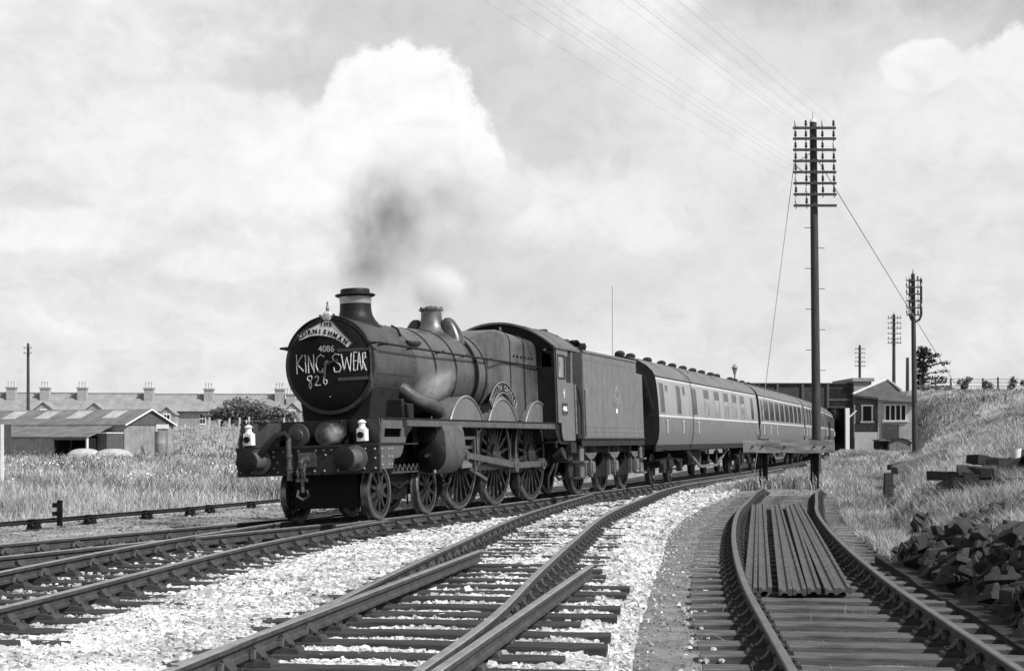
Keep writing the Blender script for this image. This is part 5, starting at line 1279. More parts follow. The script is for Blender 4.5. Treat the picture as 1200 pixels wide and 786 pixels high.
# fence and young trees on the bank
xf0, xf1 = ux(1078, 121), ux(1320, 121)
fc = thing('wire_fence', 'post and rail fence along the top of the bank', 'fence', (xf0, 121, float(H(xf0, 121))))
k = 0; prev = None
for x in np.arange(xf0, xf1, 1.28):
    y = 121+.06*(x-xf0); z = float(H(x, y)); hgt = random.uniform(1.05, 1.3); mb = MB(); mb.box(-.06, .06, -.05, .05, -.3, hgt)
    p = mb.build('fence_post', M['pole'], fc); p.location = (x-xf0, y-121, z-fc.location.z); p.rotation_euler = (0, random.uniform(-.05, .05), 0)
mb = MB()
for hh in (.45, .75, 1.0): mb.tube([(x-xf0, .06*(x-xf0), float(H(x, 121+.06*(x-xf0)))+hh-fc.location.z) for x in np.arange(xf0, xf1, 1.28)], .022, 5)
mb.build('fence_rail', M['pole'], fc)
def leaves(P_, size, m, name, parent=None, origin=(0,0,0), flat=0.0):
    """leaf sized faces: P_ (n,3) centres"""
    n = len(P_); d = RNG.normal(0, 1, (n, 3)); d[:, 2] *= 1-flat; d /= np.linalg.norm(d, axis=1)[:, None]; e = np.cross(d, RNG.normal(0, 1, (n, 3))); e /= np.linalg.norm(e, axis=1)[:, None]
    s = size*RNG.uniform(.6, 1.4, n)[:, None]; V = np.stack([P_-d*s*.5-e*s*.15, P_+e*s*.42, P_+d*s*.6, P_-e*s*.42], 1).reshape(-1, 3)
    o = raw_mesh(name, V, np.arange(4*n).reshape(-1, 4), 4, m, origin=origin)
    if parent is not None: o.parent = parent
    return o
def clumps(cs, per, spread_):
    out = []
    for c, w in cs: out.append(np.array(c)+RNG.normal(0, 1, (int(per*w), 3))*np.array(spread_)*w**.33)
    return np.concatenate(out)
def bush(label, x, y, w, h, m='leaf', n=16, leaf=.22, name='bush', per=130, cat='bush', up=0.0):
    z = float(H(x, y)); t = thing(name, label, cat, (x, y, z)); cs = []
    mb = MB()
    for i in range(n):
        a = random.uniform(0, 6.28); rr = math.sqrt(random.random())*.42*w; zz = h*(.18+.68*random.random()*(1-up*(rr/(.42*w))))
        p = (rr*math.cos(a), rr*math.sin(a)*.8, zz); cs.append((p, random.uniform(.5, 1.2)))
        mb.tube([(0, 0, -.1), (p[0]*.4, p[1]*.4, zz*.5), p], [.06, .04, .015], 5)
    mb.build('branches', M['bark'], t); leaves(clumps(cs, per, (w*.085, w*.085, h*.085)), leaf, M[m], 'foliage', t)
    return t
bush('rounded young bush just right of the stay wire on the bank', ux(1131, 119), 119, 1.25, 1.35, 'leaf', 9, .13, per=90)
bush('taller spiky bush in the middle of the bank top', ux(1154, 119), 119, 1.3, 1.6, 'leaf', 12, .13, per=90, up=.7)
bush('small bush at the right end of the bank top', ux(1187, 119), 119, .9, 1.45, 'leaf', 8, .12, per=80, up=.8)
bush('low scrubby bush at the edge of the picture on the bank top', ux(1203, 119), 119, .9, .9, 'leaf', 6, .12, per=80)
bush('low dark bush on the bank between the conifer and the stay wire', ux(1102, 120), 120, 1.9, .55, 'leaf', 9, .12, per=70)
bush('low dark bush at the foot of the tall conifer', ux(1084, 120), 120, 1.8, .6, 'leaf', 9, .12, per=70)
for kx, ky, wd_, ht_, lb in ((30.5, 152, 5, 5.5, 'dark trees seen through the opening under the bridge, nearest the line'), (35.5, 156, 6, 5, 'dark trees seen through the opening under the bridge, farther right')): bush(lb, kx, ky, wd_, ht_, 'conifer', 30, .4, name='tree', cat='tree', per=150)
# conifer
xc, yc = ux(1081, 132), 132.0; zc_ = float(H(xc, yc)); ht = zat(407, yc)-zc_
cn = thing('conifer', 'dark open branched conifer behind the forked telegraph pole', 'tree', (xc, yc, zc_)); mb = MB()
mb.tube([(0, 0, -.2), (.05, 0, ht*.5), (.1, 0, ht*.95)], [.17, .11, .03], 8); cs = []
for i in range(26):
    f_ = .20+.78*i/25; a = i*2.4+random.uniform(-.4, .4); L = (2.1*(1-f_)**.6+.3)*random.uniform(.4, 1.15)*(1.25 if math.cos(a) > .2 else .55)*(.7 if f_ < .4 else 1)
    tip = (L*math.cos(a), L*math.sin(a)*.8, ht*f_+.25*L*random.uniform(-.3, .8)); b0 = (0.08*f_, 0, ht*f_-.1); mb.tube([b0, tip], [.05, .015], 5)
    for t_ in (.5, .78, 1.0): cs.append((tuple(Vector(b0).lerp(Vector(tip), t_)), random.uniform(.25, .6)))
mb.build('trunk', M['bark'], cn); leaves(clumps(cs, 95, (.24, .24, .12)), .15, M['conifer'], 'foliage', cn)

# ------------------------------------------------------------------ left: terrace, shed, tank, heaps, sign
DT = 230.0
def terrace_house(u0, u1, vr, ve, label, wins=(), gable=None, hip=False, stacks=(1,), wallm='brick', roofm='tileroof', dy=0):
    d = DT+dy; x0, x1 = ux(u0, d), ux(u1, d); g = 2.2; t = thing('terraced_house', label, 'house', (x0, d, g), group='terraced houses'); w = x1-x0
    ze, zr = zat(ve, d)-g, zat(vr, d)-g
    mb = MB(); mb.box(.004, w-.004, .4, 7.6, -1.5, ze); mb.build('wall', M[wallm], t)
    mb = MB(); hx0 = w*.0; e = w-(3.2 if hip else 0)
    th = .14
    top = [(0, .0, ze-.05), (w, .0, ze-.05), (e, 4, zr), (0, 4, zr), (w, 8, ze-.05), (0, 8, ze-.05)]
    mb.add(top, [(0,1,2,3),(3,2,4,5),(1,4,2),(0,3,5),(0,5,4,1)])
    mb.box(0, w, -.10, .0, ze-.16, ze-.04, 1)
    rf = mb.build('roof', [M[roofm], M['under']], t, smooth=False)
    mb = MB(); mb.bar((0, 4, zr+.04), (e, 4, zr+.04), .25, .14); mb.build('ridge', M[roofm], rf)
    for s in stacks:
        cx = w*s-.0 if s < 1 else w-.02; c = MB(); zt = zr+.62
        c.box(cx-.85, cx+.55, 2.3, 3.3, ze+.35, zt); c.box(cx-.98, cx+.68, 2.18, 3.42, zt+.003, zt+.25); c_ = c.build('chimney', M['bricklt'], rf)
        pm = MB()
        for k in range(3): pm.lathe((cx-.6+k*.45, 2.8, zt+.25), (0, 0, 1), [(.17, 0), (.13, .2), (.14, random.choice((.5, .8))), (.17, .85)], 9)
        pm.build('chimney_pots', M['concrete'], rf)
    for u, v0, v1, wu in wins:
        a = ux(u, d)-x0; hw = wu*d/F/2; f = MB(); f.box(a-hw, a+hw, .34, .397, zat(v1, d)-g, zat(v0, d)-g); f.box(a-hw-.1, a+hw+.1, .28, .397, zat(v1, d)-g-.14, zat(v1, d)-g-.003); wf = f.build('window', M['white'], t)
        p = MB(); 
        for i, j in ((0, 0), (1, 0), (0, 1), (1, 1)): p.box(a-hw*.85+i*hw*.9, a-hw*.85+i*hw*.9+hw*.75, .325, .337, zat(v1, d)-g+.1+j*(zat(v0, d)-zat(v1, d))*.48, zat(v1, d)-g+.1+(j+.84)*(zat(v0, d)-zat(v1, d))*.48)
        p.build('pane', M['darkglass'], wf)
    if gable:
        ua, ub, vt, vb = gable; a, b = ux(ua, d)-x0, ux(ub, d)-x0; zt, zb = zat(vt, d)-g, zat(vt+7, d)-g
        gm = MB(); gm.prism([(a, -1.5), (b, -1.5), (b, zb), ((a+b)/2, zt), (a, zb)], lambda p, q_, dd: (p, dd, q_), -2.6, .39); ex = gm.build('rear_wing', M['render'], t)
        gm = MB(); cxm = (a+b)/2
        gm.prism([(a-.2, zb-.12), (cxm, zt+.14), (b+.2, zb-.12), (b+.2, zb+.04), (cxm, zt+.30), (a-.2, zb+.04)], lambda p, q_, dd: (p, dd, q_), -2.8, .6); gm.build('wing_roof', M['tileroof'], ex)
        wm = MB(); wm.box(cxm-.55, cxm+.55, -2.66, -2.603, zat(vb, d)-g, zb+.1); wm.build('wing_window', M['white'], ex)
        wm = MB(); wm.box(cxm-.42, cxm-.05, -2.68, -2.664, zat(vb, d)-g+.1, zb-.1); wm.box(cxm+.05, cxm+.42, -2.68, -2.664, zat(vb, d)-g+.1, zb-.1); wm.build('wing_pane', M['darkglass'], ex)
    return t
terrace_house(-70, 8, 459, 481.5, 'terraced house at the far left edge, its chimney left of the lone telegraph pole')
terrace_house(8.2, 92, 459.5, 481.5, 'terraced house behind the lone telegraph pole', stacks=(.47, 1), gable=(107-60, 127-60, 473, 490))
terrace_house(92.2, 171, 460, 481.5, 'terraced house straight above the shed roof skylights', gable=(106, 126, 474, 490))
terrace_house(171.2, 242, 461, 481.5, 'terraced house with a white windowed rear wing, above the water tank', wins=((237, 484, 496.5, 7),), gable=(191, 209, 478.5, 497))
terrace_house(242.2, 326, 461, 481.5, 'terraced house half hidden by the big garden bush', wins=((300, 484.5, 494, 6), (260, 484.5, 492, 5)))
terrace_house(326.2, 372, 467, 484, 'lower house with a hipped roof at the right end of the terrace, behind the smokebox', hip=True, stacks=(.28,), wallm='render', gable=(337, 354, 474, 492))
bush('big dark garden bush in front of the terraced houses', ux(288, 212), 212, 8.5, 4.0, 'leaf', 44, .36, per=75)
bush('smaller garden bush at the left of the big one', ux(258, 213), 213, 4.4, 2.6, 'leaflt', 18, .36)
bush('low hedge bush behind the engine\'s left buffer', ux(326, 210), 210, 5, 2.8, 'leaflt', 18, .36)
gf = thing('garden_fence', 'row of pale posts and wire along the bottom of the gardens', 'fence', (ux(245, 205), 205, float(H(ux(245, 205), 205))))
for u, vt in ((245.5, 489), (257, 491), (269, 490), (281, 489), (289, 492), (292, 488), (333, 489), (346, 491), (207, 494), (217, 496)):
    x = ux(u, 205); z = float(H(x, 205)); mb = MB(); mb.box(-.10, .10, -.08, .08, -.2, zat(vt, 205)-z); p = mb.build('fence_post', M['concrete'], gf); p.location = (x-gf.location.x, 0, z-gf.location.z)
mb = MB()
for hh in (.5, .9): mb.tube([(ux(u, 205)-gf.location.x, 0, float(H(ux(u, 205), 205))+hh-gf.location.z) for u in range(205, 350, 12)], .02, 4)
mb.build('fence_wire', M['wire'], gf)
# shed: the gable end looks towards the right, the long roof slope towards us
DH = 105.0; xs0 = ux(175, DH); gs = float(H(xs0, DH)); TH = math.radians(27)
sh = thing('shed', 'long low shed with pale roof lights and a light gable end', 'shed', (xs0, DH, gs), (0, 0, -TH))
def SH(v): return zat(v, DH)-gs
Lh, wd = 17.0, 2.55; zr, ze = SH(480.5), SH(498)
mb = MB()
mb.prism([(-wd, -.4), (wd, -.4), (wd, ze), (0, zr-.06), (-wd, ze)], lambda a, b, d: (d, a, b), -Lh, 0)
wl_ = mb.build('wall', M['shedwall'], sh)
mb = MB(); mb.prism([(-wd-.12, ze-.06), (0, zr), (wd+.12, ze-.06), (wd+.12, ze+.02), (0, zr+.09), (-wd-.12, ze+.02)], lambda a, b, d: (d, a, b), -Lh-.1, .22)
rf = mb.build('roof', M['corr'], sh, smooth=False)
mb = MB()
for s in (1, -1): mb.bar((.24, s*(wd+.14), ze-.02), (.24, 0, zr+.05), .05, .09)
mb.build('barge_board', M['white'], rf)
mb = MB(); sl = math.atan2(zr-ze, wd)
for xa in (-3.0, -6.2, -9.2, -12.4):
    pts = [(xa, 0, 0)]
    for (p0, p1) in (((xa), (xa+1.35)),): 
        mb.add([(p0, -.25, zr-.25*math.tan(sl)+.115), (p1, -.25, zr-.25*math.tan(sl)+.115), (p1, -wd+.05, ze+.05*math.tan(sl)+.05), (p0, -wd+.05, ze+.05*math.tan(sl)+.05),
                (p0, -.25, zr-.25*math.tan(sl)+.07), (p1, -.25, zr-.25*math.tan(sl)+.07), (p1, -wd+.05, ze), (p0, -wd+.05, ze)], [(0,1,2,3),(7,6,5,4),(4,5,1,0),(5,6,2,1),(6,7,3,2),(7,4,0,3)])
mb.build('roof_light', M['corrlt'], rf)
mb = MB(); mb.prism([(-wd+.15, ze), (0, zr-.12), (wd-.15, ze)], lambda a, b, d: (d, a, b), .003, .06); mb.build('gable_boards', M['greybox'], sh)
mb = MB(); mb.box(.003, .06, -.15+1.2, .35+1.2, SH(524), SH(502)); mb.box(.003, .09, .9, 1.02, SH(528), SH(500), 1); mb.box(.003, .09, 1.6, 1.72, SH(528), SH(500), 1)
mb.build('door', [M['darkglass'], M['white']], sh)
# lean-to along the near side with an open bay
mb = MB(); yl = -wd-2.6; zl = SH(511.5)
mb.add([(-1.0, -wd+.02, ze-.0), (-Lh, -wd+.02, ze), (-Lh, yl, zl), (-.9, yl, zl), (-1.0, -wd+.02, ze-.09), (-Lh, -wd+.02, ze-.09), (-Lh, yl, zl-.09), (-.9, yl, zl-.09)], [(0,1,2,3),(7,6,5,4),(4,5,1,0),(5,6,2,1),(6,7,3,2),(7,4,0,3)])
mb.build('lean_to_roof', M['corr'], sh, smooth=False)
mb = MB(); mb.box(-Lh, -4.0, yl+.1, yl+.2, -.4, zl-.1); mb.box(-Lh, -1.0, -wd-.12, -wd-.003, -.4, zl, 1); mb.box(-4.0, -3.9, yl+.21, -wd-.13, -.4, zl-.1, 1); mb.box(-1.08, -1.0, yl+.21, -wd-.13, -.4, zl-.1, 1); mb.box(-1.1, -.98, yl+.08, yl+.2, -.4, zl-.1, 2); mb.box(-4.0, -1.0, yl+.1, yl+.15, zl-.22, zl-.1, 3); mb.box(-2.5, -2.4, yl+.1, yl+.18, -.4, zl-.23, 1)  # bay's inner faces near black to stand in for its shade
mb.build('lean_to_wall', [M['shedwall'], M['darkvoid'], M['white'], M['underlt']], sh)
mb = MB(); mb.box(-.93, -.1, yl+1.0, -wd-.004, -.4, SH(508)); mb.box(-.95, -.05, yl+.9, -wd, SH(508)+.003, SH(506.5), 1); mb.build('lean_to_end_block', [M['greybox'], M['concrete']], sh)  # grey box stands in for the lean-to's dark open end
dt = 103.0; xt = ux(188, dt); gt = float(H(xt, dt)); tk = thing('water_tank', 'tall round iron water tank beside the shed\'s gable end', 'tank', (xt, dt, gt))
mb = MB(); rt = 6.8*dt/F; mb.lathe((0, 0, 0), (0, 0, 1), [(rt*.97, zat(533.5, dt)-gt), (rt, zat(533, dt)-gt), (rt, zat(520, dt)-gt), (rt*1.03, zat(519.5, dt)-gt), (rt, zat(519, dt)-gt), (rt, zat(506, dt)-gt), (rt*1.03, zat(505.5, dt)-gt), (rt*.9, zat(505, dt)-gt)], 28); mb.build('drum', M['tank'], tk)
mb = MB()
for s in (1, -1): mb.box(s*.3-.1, s*.3+.1, -.3, .3, -.3, zat(533.6, dt)-gt)
mb.build('stand', M['under'], tk)
mb = MB(); mb.box(-rt*1.0, rt*1.1, .5, .6, zat(500, dt)-gt-.12, zat(497, dt)-gt); mb.box(-rt*1.0, -rt*.85, .5, .6, -.3, zat(500, dt)-gt-.12); mb.box(-rt*.85, rt*.9, .55, .62, -.3, zat(500, dt)-gt-.124, 1); mb.build('backboard', [M['white'], M['shedwall']], tk)
def heap(label, u, v, w, h, d):
    x = ux(u, d); z = float(H(x, d)); mb = MB(); rings = []
    for i in range(9):
        f_ = i/8; rr = w/2*math.cos(f_*math.pi/2)**.8; rings.append([(rr*math.cos(a)*random.uniform(.95, 1.05), rr*.8*math.sin(a)*random.uniform(.95, 1.05), -.1+(h+.1)*math.sin(f_*math.pi/2)) for a in np.linspace(0, 6.283, 25)[:-1]])
    mb.loft(rings); o = mb.build('sand_heap', M['sand']); o.location = (x, d, z); return tag(o, label, 'heap', 'pale heaps before the shed')
heap('left pale heap, in front of the shed\'s open bay', 99, 545, 2.4, .62, 96); heap('right pale heap, in front of the shed\'s side store', 133, 545, 2.6, .62, 95)
dsn = 51.0; xsn = ux(2.5, dsn); zsn = float(H(xsn, dsn)); sgn = thing('sign_board', 'back of a dull board on a white post at the left edge', 'sign', (xsn, dsn, zsn))
mb = MB(); mb.box(-.045, .045, -.04, .04, -.2, zat(497, dsn)-zsn); mb.build('post', M['white'], sgn)
mb = MB(); mb.box(-.45, .28, .045, .08, zat(520, dsn)-zsn, zat(497, dsn)-zsn); mb.build('board', M['greybox'], sgn)

# ------------------------------------------------------------------ right: heap of chairs, old timbers
ck = 0
def heap_h(x, y):
    t = (y-11.2)/8.8; w = np.interp(t, [0, .3, .7, 1], [1.9, 1.75, 1.2, .45]); l = x-(np.interp(y, [10, 14, 20], [3.98, 4.42, 5.02])+.05)
    return float(.62*max(0, math.sin(math.pi*min(max(l/w, 0), 1)))**.7*np.interp(t, [0, .5, .85, 1], [.95, 1.0, .9, .2]))
hm = MB(); hm.box(-.17, .17, -.09, .09, 0, .055)
for s in (1, -1): hm.prism([(.035*s, .054), (.135*s, .054), (.10*s, .15), (.05*s, .165), (.035*s, .15)], lambda a, b, d: (a, d, b), -.055, .055); hm.prism([(.05*s, .054), (.16*s, .054), (.06*s, .13)], lambda a, b, d: (a, d, b), -.085, -.06); hm.cyl((.14*s, .06, .05), (.14*s, .06, .075), .022, n=7)
ho = hm.build('t', M['chair']); CH2 = ho.data; CH2.name = 'rail_chair'; bpy.data.objects.remove(ho)
bm = bmesh.new(); bm.from_mesh(CH2); bmesh.ops.bevel(bm, geom=list(bm.edges), offset=.004, segments=1, affect='EDGES'); bm.to_mesh(CH2); bm.free()
M['weed'] = mat('dark_weeds', .17, .8, .4, .6, island=.5, spec=.15, transl=.25)
M['oldblack'] = mat('near_black_timber', .018, .85, .6, 2.2, bump=.6, bscale=8)
M['heapiron'] = mat('heap_iron', .045, .8, .6, 6, bump=.3, bscale=40); CH2.materials.clear(); CH2.materials.append(M['heapiron'])
for i in range(190):
    y = random.uniform(11.2, 20.2); x0_ = float(np.interp(y, [10, 14, 20], [3.98, 4.42, 5.02])); w = float(np.interp((y-11.2)/8.8, [0, .3, .7, 1], [2.1, 1.8, 1.3, .5]))
    x = x0_+.12+w*random.random()**1.1; hh = heap_h(x, y)
    o = bpy.data.objects.new('rail_chair', CH2); COL.objects.link(o); o.location = (x, y, float(H(x, y))+hh*random.uniform(.55, 1.0)+.02)
    o.rotation_euler = (random.gauss(0, .42), random.gauss(0, .42), random.uniform(0, 6.28)); s = random.choice((.65, .8, 1, 1.1, 1.25)); o.scale = (s, s*1.25, s*1.1)
    tag(o, 'rusty cast iron rail chair tumbled in the heap beside the siding', 'rail chair', 'rail chairs heaped beside the siding')
for i in range(46):                                      # pieces thrown wider, up the grass
    y = random.uniform(16, 25); x = float(foot(y))+.3+random.random()**1.3*2.6
    o = bpy.data.objects.new('rail_chair', CH2); COL.objects.link(o); o.location = (x, y, float(H(x, y))+random.uniform(.0, .16)); o.rotation_euler = (random.gauss(0, .7), random.gauss(0, .7), random.uniform(0, 6.28)); s = random.uniform(.9, 1.3); o.scale = (s, s*1.2, s*1.2)
    tag(o, 'dark rail chair lying in the grass above the main heap', 'rail chair', 'rail chairs strewn above the heap')
# the heap's core of earth and small scrap
V = []; 
def core_z(x, y): return np.array([[0]])
xs_ = np.linspace(0, 1, 16); ys_ = np.linspace(11.0, 20.4, 44); V = []
for y in ys_:
    x0_ = float(np.interp(y, [10, 14, 20], [3.98, 4.42, 5.02])); w = float(np.interp((y-11.2)/8.8, [0, .3, .7, 1], [2.2, 1.9, 1.4, .6]))
    for a in xs_: x = x0_+.08+a*w; V.append((x, y, float(H(x, y))+.0+heap_h(x, y)*.62+random.uniform(-.04, .04)))
nx = len(xs_); i = np.arange(len(ys_)-1)[:, None]*nx+np.arange(nx-1)[None]; Fc = np.stack([i, i+1, i+nx+1, i+nx], -1).reshape(-1, 4)
hc_ = raw_mesh('spoil_heap', V, Fc, 4, M['bedash'], origin=(5.0, 15.5, -.1)); tag(hc_, 'bank of dark earth under the heaped rail chairs', 'spoil heap')
def baulk(label, a, b, w=.26, h=.26, m='sleeperold', group=None):
    a, b = Vector(a), Vector(b); mb = MB(); n = 8; rings = []; d = (b-a).normalized(); r_ = Vector((d.y, -d.x, 0)).normalized(); u_ = r_.cross(d)
    for i in range(n):
        p = a.lerp(b, i/(n-1)); rings.append([p+r_*sx*w/2+u_*sz*h/2+Vector((random.uniform(-.01, .01),)*3) for sx, sz in ((-1, -1), (1, -1), (1, 1), (-1, 1))])
    mb.loft(rings); return tag(mb.build('timber_baulk', M[m], origin=tuple(a), smooth=False), label, 'timber', group)
def gp(x, y, dz): return (x, y, float(H(x, y))+dz)
baulk('long dark timber edging the heap of rail chairs at its far end', gp(4.98, 20.2, .05), gp(4.55, 15.6, .03), .24, .24, 'oldblack')  # both edging baulks near black to stand in for the heap's shadowed edge
baulk('long dark timber edging the heap of rail chairs at its near end', gp(4.56, 15.4, .05), gp(4.10, 11.2, .03), .24, .24, 'oldblack')
def block(name, label, x, y, dx, dy, dz, m, z0=0, rot=0, tilt=0, cat='timber', group=None):
    mb = MB(); rings = []
    for i in range(7):
        q_ = -dx/2+dx*i/6; rings.append([(q_, sy*dy/2+random.uniform(-.012, .012), z+random.uniform(-.012, .012)) for sy, z in ((-1, 0), (1, 0), (1, dz), (-1, dz))])
    mb.loft(rings); o = mb.build(name, M[m], smooth=False); o.location = (x, y, float(H(x, y))+z0); o.rotation_euler = (0, tilt, rot); return tag(o, label, cat, group)
# stump of an old post, and stacked worn out sleepers in the grass
ys1 = 38.5; xs1 = ux(1041, ys1); mb = MB(); mb.loft([[(sx*.105*k, sy*.10*k, z) for sx, sy in ((-1, -1), (1, -1), (1, 1), (-1, 1))] for z, k in ((-.3, 1.2), (.3, 1.08), (.85, .92))]); o = mb.build('post_stump', M['sleeper'], smooth=False); o.location = gp(xs1, ys1, 0); tag(o, 'short square dark post stump standing alone in the grass', 'post')
baulk('old beam lying in the grass behind the post stump', gp(ux(1048, 44), 44, .62), gp(ux(1106, 46), 46, .35), .24, .22, 'sleeperold')
baulk('shorter dark beam lying just above the old beam', gp(ux(1043, 47), 47, .62), gp(ux(1062, 48), 48, .5), .2, .16, 'sleeper')
yk = 28.6
for r_, nn in enumerate((6, 6, 5, 3)):
    for k in range(nn):
        block('old_sleeper', 'worn out black sleeper in the tumbled stack in the grass right of the post stump', ux(1110, yk)+.07*r_+k*.215+random.uniform(-.05, .05), yk+random.uniform(-.3, .5), 2.2, .26, .17, 'oldblack', -.02+r_*.155, math.radians(76)+random.gauss(0, .14), random.gauss(0, .05), 'sleeper', 'old sleepers stacked in the grass')
yk = 33.5
for r_ in range(3):
    for k in range(8-r_):
        block('old_sleeper', 'worn out black sleeper in the rough stack at the right edge, farther back', ux(1160, yk)+.1*r_+k*.33+random.uniform(-.1, .1), yk+random.uniform(-.6, .6), 2.3, .27, .2, 'oldblack', -.02+r_*.2, math.radians(72)+random.gauss(0, .3), random.gauss(0, .10), 'sleeper', 'old sleepers stacked at the right edge')
yk = 33.2; xk = ux(1190, yk); mb = MB(); mb.lathe((0, 0, 0), (0, 0, 1), [(.10, 0), (.13, .28), (.14, .29), (.12, .28)], 14); o = mb.build('white_bucket', M['white']); o.location = (xk, yk, zat(540, yk)); tag(o, 'small white tin standing on the black sleepers at the right edge', 'tin')

# ------------------------------------------------------------------ grass
def blades(name, X_, Y_, h, w, m, lean=.35):
    n = len(X_); z = H(X_, Y_); a = RNG.uniform(0, 6.283, n); lx, ly = RNG.normal(0, lean, n)*h, RNG.normal(0, lean, n)*h
    c, s = np.cos(a)*w, np.sin(a)*w; P0 = np.stack([X_, Y_, z-.02], 1)
    wv = np.stack([c, s, np.zeros(n)], 1); mid = P0+np.stack([lx*.3, ly*.3, h*.6], 1); tip = P0+np.stack([lx, ly, h], 1)
    V = np.stack([P0-wv, P0+wv, mid+wv*.75, tip, mid-wv*.75], 1).reshape(-1, 3)
    b = np.arange(n)[:, None]*5; q4 = b+np.array([0, 1, 2, 4]); t3 = b+np.array([4, 2, 3]); 
    Fq = np.concatenate([t3, b+np.array([0, 1, 2]), b+np.array([0, 2, 4])], 1).reshape(-1, 3)
    o = raw_mesh(name, V, Fq, 3, M[m]); o['kind'] = 'stuff'; return o
def tuft(x, y, sc_, seed): return .5+.5*np.sin(x*1.3*sc_+seed+np.sin(y*.9*sc_))*np.sin(y*1.1*sc_-seed+np.sin(x*.7*sc_))
n = 185000; y = 25*(230/25)**(RNG.random(n)**1.15); x = RNG.uniform(-.50, .12, n)*y-1; ok = (x < CE(y)+.45*(tuft(x, y, 1.1, 8.)-.45)) & (x > -.52*y-3); x, y = x[ok], y[ok]
k = tuft(x, y, .5, 1.)*.6+tuft(x, y, .17, 2.)*.4; edge = np.clip((CE(y)-x)/2.5, .25, 1)
sh_ok = ~((np.abs(x-xs0+5) < 9) & (np.abs(y-DH) < 6)); x, y, k, edge = x[sh_ok], y[sh_ok], k[sh_ok], edge[sh_ok]
blades('meadow_grass', x, y, (.12+.36*k)*edge*RNG.uniform(.5, 1.35, len(x))*np.interp(y, [30, 60, 120, 230], [1, 1.0, .75, .6]), .006*np.clip(y/20, 1, 6), 'grass')
def weeds(name, n, xr, yr, h, m, th, seed):
    y = yr[0]*(yr[1]/yr[0])**RNG.random(n); x = xr[0]*y+(xr[1]-xr[0])*y*RNG.random(n); k = tuft(x, y, .45, seed)*tuft(x, y, 1.3, seed+2)
    ok = (k > th) & ((x < CE(y)-1.0) | (x > foot(y)+.8)); x, y = x[ok], y[ok]
    return blades(name, x, y, h*RNG.uniform(.5, 1.3, len(x)), .006*np.clip(y/18, 1, 6), m, .6)
weeds('dark_meadow_weeds', 52000, (-.40, .0), (33, 190), .5, 'weed', .42, 3.3)
weeds('dark_bank_weeds', 70000, (.20, .46), (12, 118), .40, 'weed', .33, 1.7)
n = 5200; y = 45*(130/45)**RNG.random(n); x = RNG.uniform(-.36, -.10, n)*y; ok = (tuft(x, y, .5, 7.)*tuft(x, y, .2, 1.) > .38) & (x < CE(y)-1.5); x, y = x[ok], y[ok]
wf = leaves(np.stack([x, y, H(x, y)+RNG.uniform(.2, .5, len(x))], 1), .075, M['white'], 'meadow_flowers'); wf['kind'] = 'stuff'
n = 180000; y = 7.5*(123/7.5)**(RNG.random(n)**1.05); x = foot(y)+RNG.random(n)**1.2*(.46*y+2-foot(y)).clip(1, None)
k = tuft(x, y, .8, 4.)*.6+tuft(x, y, .3, 5.)*.4; hp = np.array([heap_h(a, b) if b < 20.3 else 0 for a, b in zip(x, y)]); ok = (hp < .12) | ((RNG.random(n) < .45) & (k > .5))
ok &= (k > .30) | (RNG.random(n) < .35); ok &= ~((np.abs(x-SX(1036)) < 3.2) & (y > 101) & (y < 111)); x, y, k = x[ok], y[ok], k[ok]
blades('bank_grass', x, y, (.16+.38*k)*RNG.uniform(.6, 1.35, len(x))*np.clip((x-foot(y))/.8, .35, 1)*np.interp(y, [60, 122], [1, .6]), .0035*np.clip(y/10, 1.2, 9), 'grassb')
# rough grass between the siding's end and the running line, and weeds among the siding's sleepers
n = 26000; y = RNG.uniform(41, 100, n); x = np.where(y < 44, T3(y)+.9, TM(y)+2.3)+RNG.random(n)**1.3*(foot(y)+.5-np.where(y < 44, T3(y)+.9, TM(y)+2.3)).clip(.2, None)
n3 = 6000; y3 = RNG.uniform(42.8, 50, n3); x3_ = BE(y3)+RNG.random(n3)*(foot(y3)-BE(y3)); x = np.concatenate([x, x3_]); y = np.concatenate([y, y3])
n4 = 9000; y4 = RNG.uniform(19, 42, n4); x4_ = T3(y4)+1.3+RNG.random(n4)*(foot(y4)+.2-T3(y4)-1.3).clip(.1, None); x = np.concatenate([x, x4_]); y = np.concatenate([y, y4])
blades('trackside_grass', x, y, (.10+.32*tuft(x, y, .7, 3.))*RNG.uniform(.6, 1.3, len(x)), .0035*np.clip(y/10, 1.5, 9), 'grassb')
n = 2600; y = 9+33*RNG.random(n); x = T3(y)+RNG.choice([-1.2, -.3, .5, 1.15], n)+RNG.normal(0, .22, n); k = tuft(x, y, 1.4, 6.) ; ok = (k > .62) & ~((np.abs(x-T3(y)) < .6) & (y > 15) & (y < 33)); x, y = x[ok], y[ok]
blades('siding_weeds', x, y, RNG.uniform(.06, .22, len(x)), .004+.0*x, 'grassb', .5)

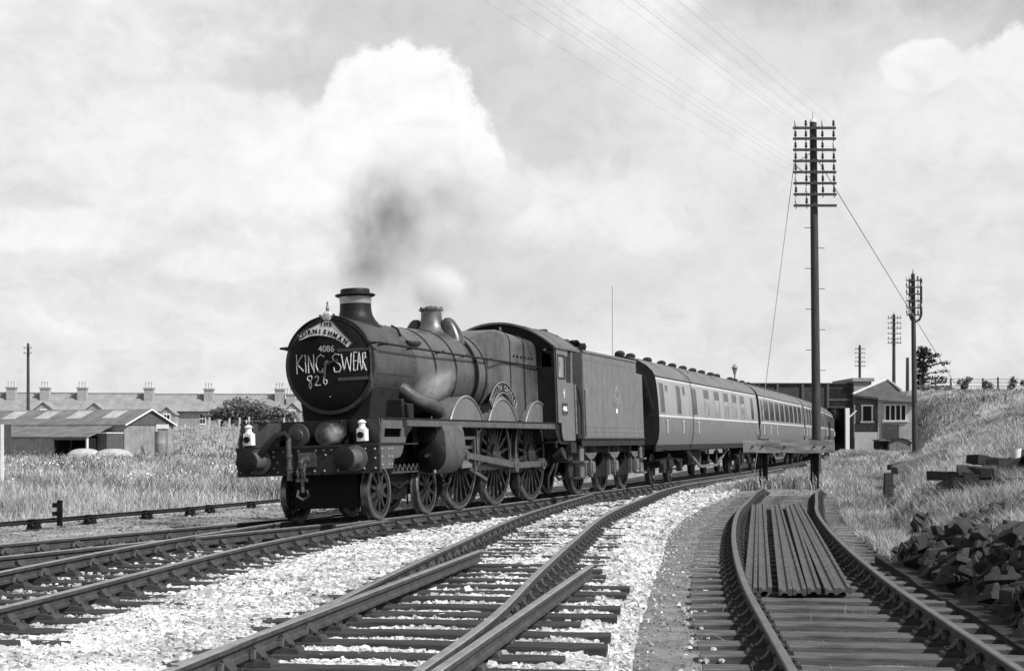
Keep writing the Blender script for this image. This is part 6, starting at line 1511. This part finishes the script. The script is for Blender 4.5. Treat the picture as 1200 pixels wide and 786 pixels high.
# ------------------------------------------------------------------ smoke and steam
def vol_mat(name, colour, dens, scale, thr=.45, aniso=.2):
    m = bpy.data.materials.new(name); m.use_nodes = True; t = m.node_tree; N = t.nodes; N.clear()
    out = N.new('ShaderNodeOutputMaterial'); pv = N.new('ShaderNodeVolumePrincipled'); pv.inputs['Color'].default_value = (colour,)*3+(1,); pv.inputs['Anisotropy'].default_value = aniso
    co = N.new('ShaderNodeTexCoord'); ln = N.new('ShaderNodeVectorMath'); ln.operation = 'LENGTH'; t.links.new(co.outputs['Object'], ln.inputs[0])
    nz = N.new('ShaderNodeTexNoise'); nz.inputs['Scale'].default_value = scale; nz.inputs['Detail'].default_value = 5; nz.inputs['Roughness'].default_value = .6; t.links.new(co.outputs['Object'], nz.inputs['Vector'])
    fall = N.new('ShaderNodeMapRange'); fall.interpolation_type = 'SMOOTHSTEP'; fall.inputs['From Min'].default_value = 1.0; fall.inputs['From Max'].default_value = .15; t.links.new(ln.outputs['Value'], fall.inputs['Value'])
    nr = N.new('ShaderNodeMapRange'); nr.inputs['From Min'].default_value = thr-.12; nr.inputs['From Max'].default_value = thr+.25; t.links.new(nz.outputs['Fac'], nr.inputs['Value'])
    a = N.new('ShaderNodeMath'); a.operation = 'MULTIPLY'; t.links.new(fall.outputs[0], a.inputs[0]); t.links.new(nr.outputs[0], a.inputs[1])
    b = N.new('ShaderNodeMath'); b.operation = 'MULTIPLY'; t.links.new(a.outputs[0], b.inputs[0]); b.inputs[1].default_value = dens
    t.links.new(b.outputs[0], pv.inputs['Density']); t.links.new(pv.outputs[0], out.inputs['Volume']); return m
def puff(name, label, cat, c, r_, m, tilt=0.0):
    """cloud of vapour: unit ball whose density fades to nothing at its skin"""
    mb = MB(); mb.blob((0, 0, 0), 1, 1, 1, 16); o = mb.build(name, m); o.location = c; o.scale = r_; o.rotation_euler = (0, tilt, 0); tag(o, label, cat, kind='stuff'); return o
smk = vol_mat('smoke', .22, 1.9, 3.0, .46); stm = vol_mat('steam', 1.0, 8.0, 2.2, .34, 0); thin = vol_mat('thin_smoke', .36, .62, 2.8, .46)
puff('smoke_plume', 'dark smoke rising straight from the chimney', 'smoke', at(446, 266, 27.3), (1.05, .9, 1.45), smk, .12)
puff('smoke_plume', 'low grey smoke just leaving the chimney mouth', 'smoke', at(425, 318, 26.9), (.68, .5, .68), vol_mat('low_smoke', .26, 1.4, 2.4, .40), .4)
puff('smoke_plume', 'thin grey smoke drifting up and away to the right of the dark plume', 'smoke', at(505, 240, 29), (2.0, 1.5, 1.6), thin, .45)
puff('steam_puff', 'white steam above the safety valve', 'steam', at(515, 338, 30.3), (.72, .5, .66), stm)
wsp = vol_mat('steam_wisp', 1.0, 5.5, 2.6, .43, 0)
puff('steam_wisp', 'wisp of steam curling over the outside steam pipe', 'steam', at(511, 451, 26.0), (.52, .22, .30), wsp, -.6)
puff('steam_wisp', 'wisp of steam at the inside cylinder cover on the front', 'steam', at(392, 507, 24.0), (.20, .15, .20), wsp)
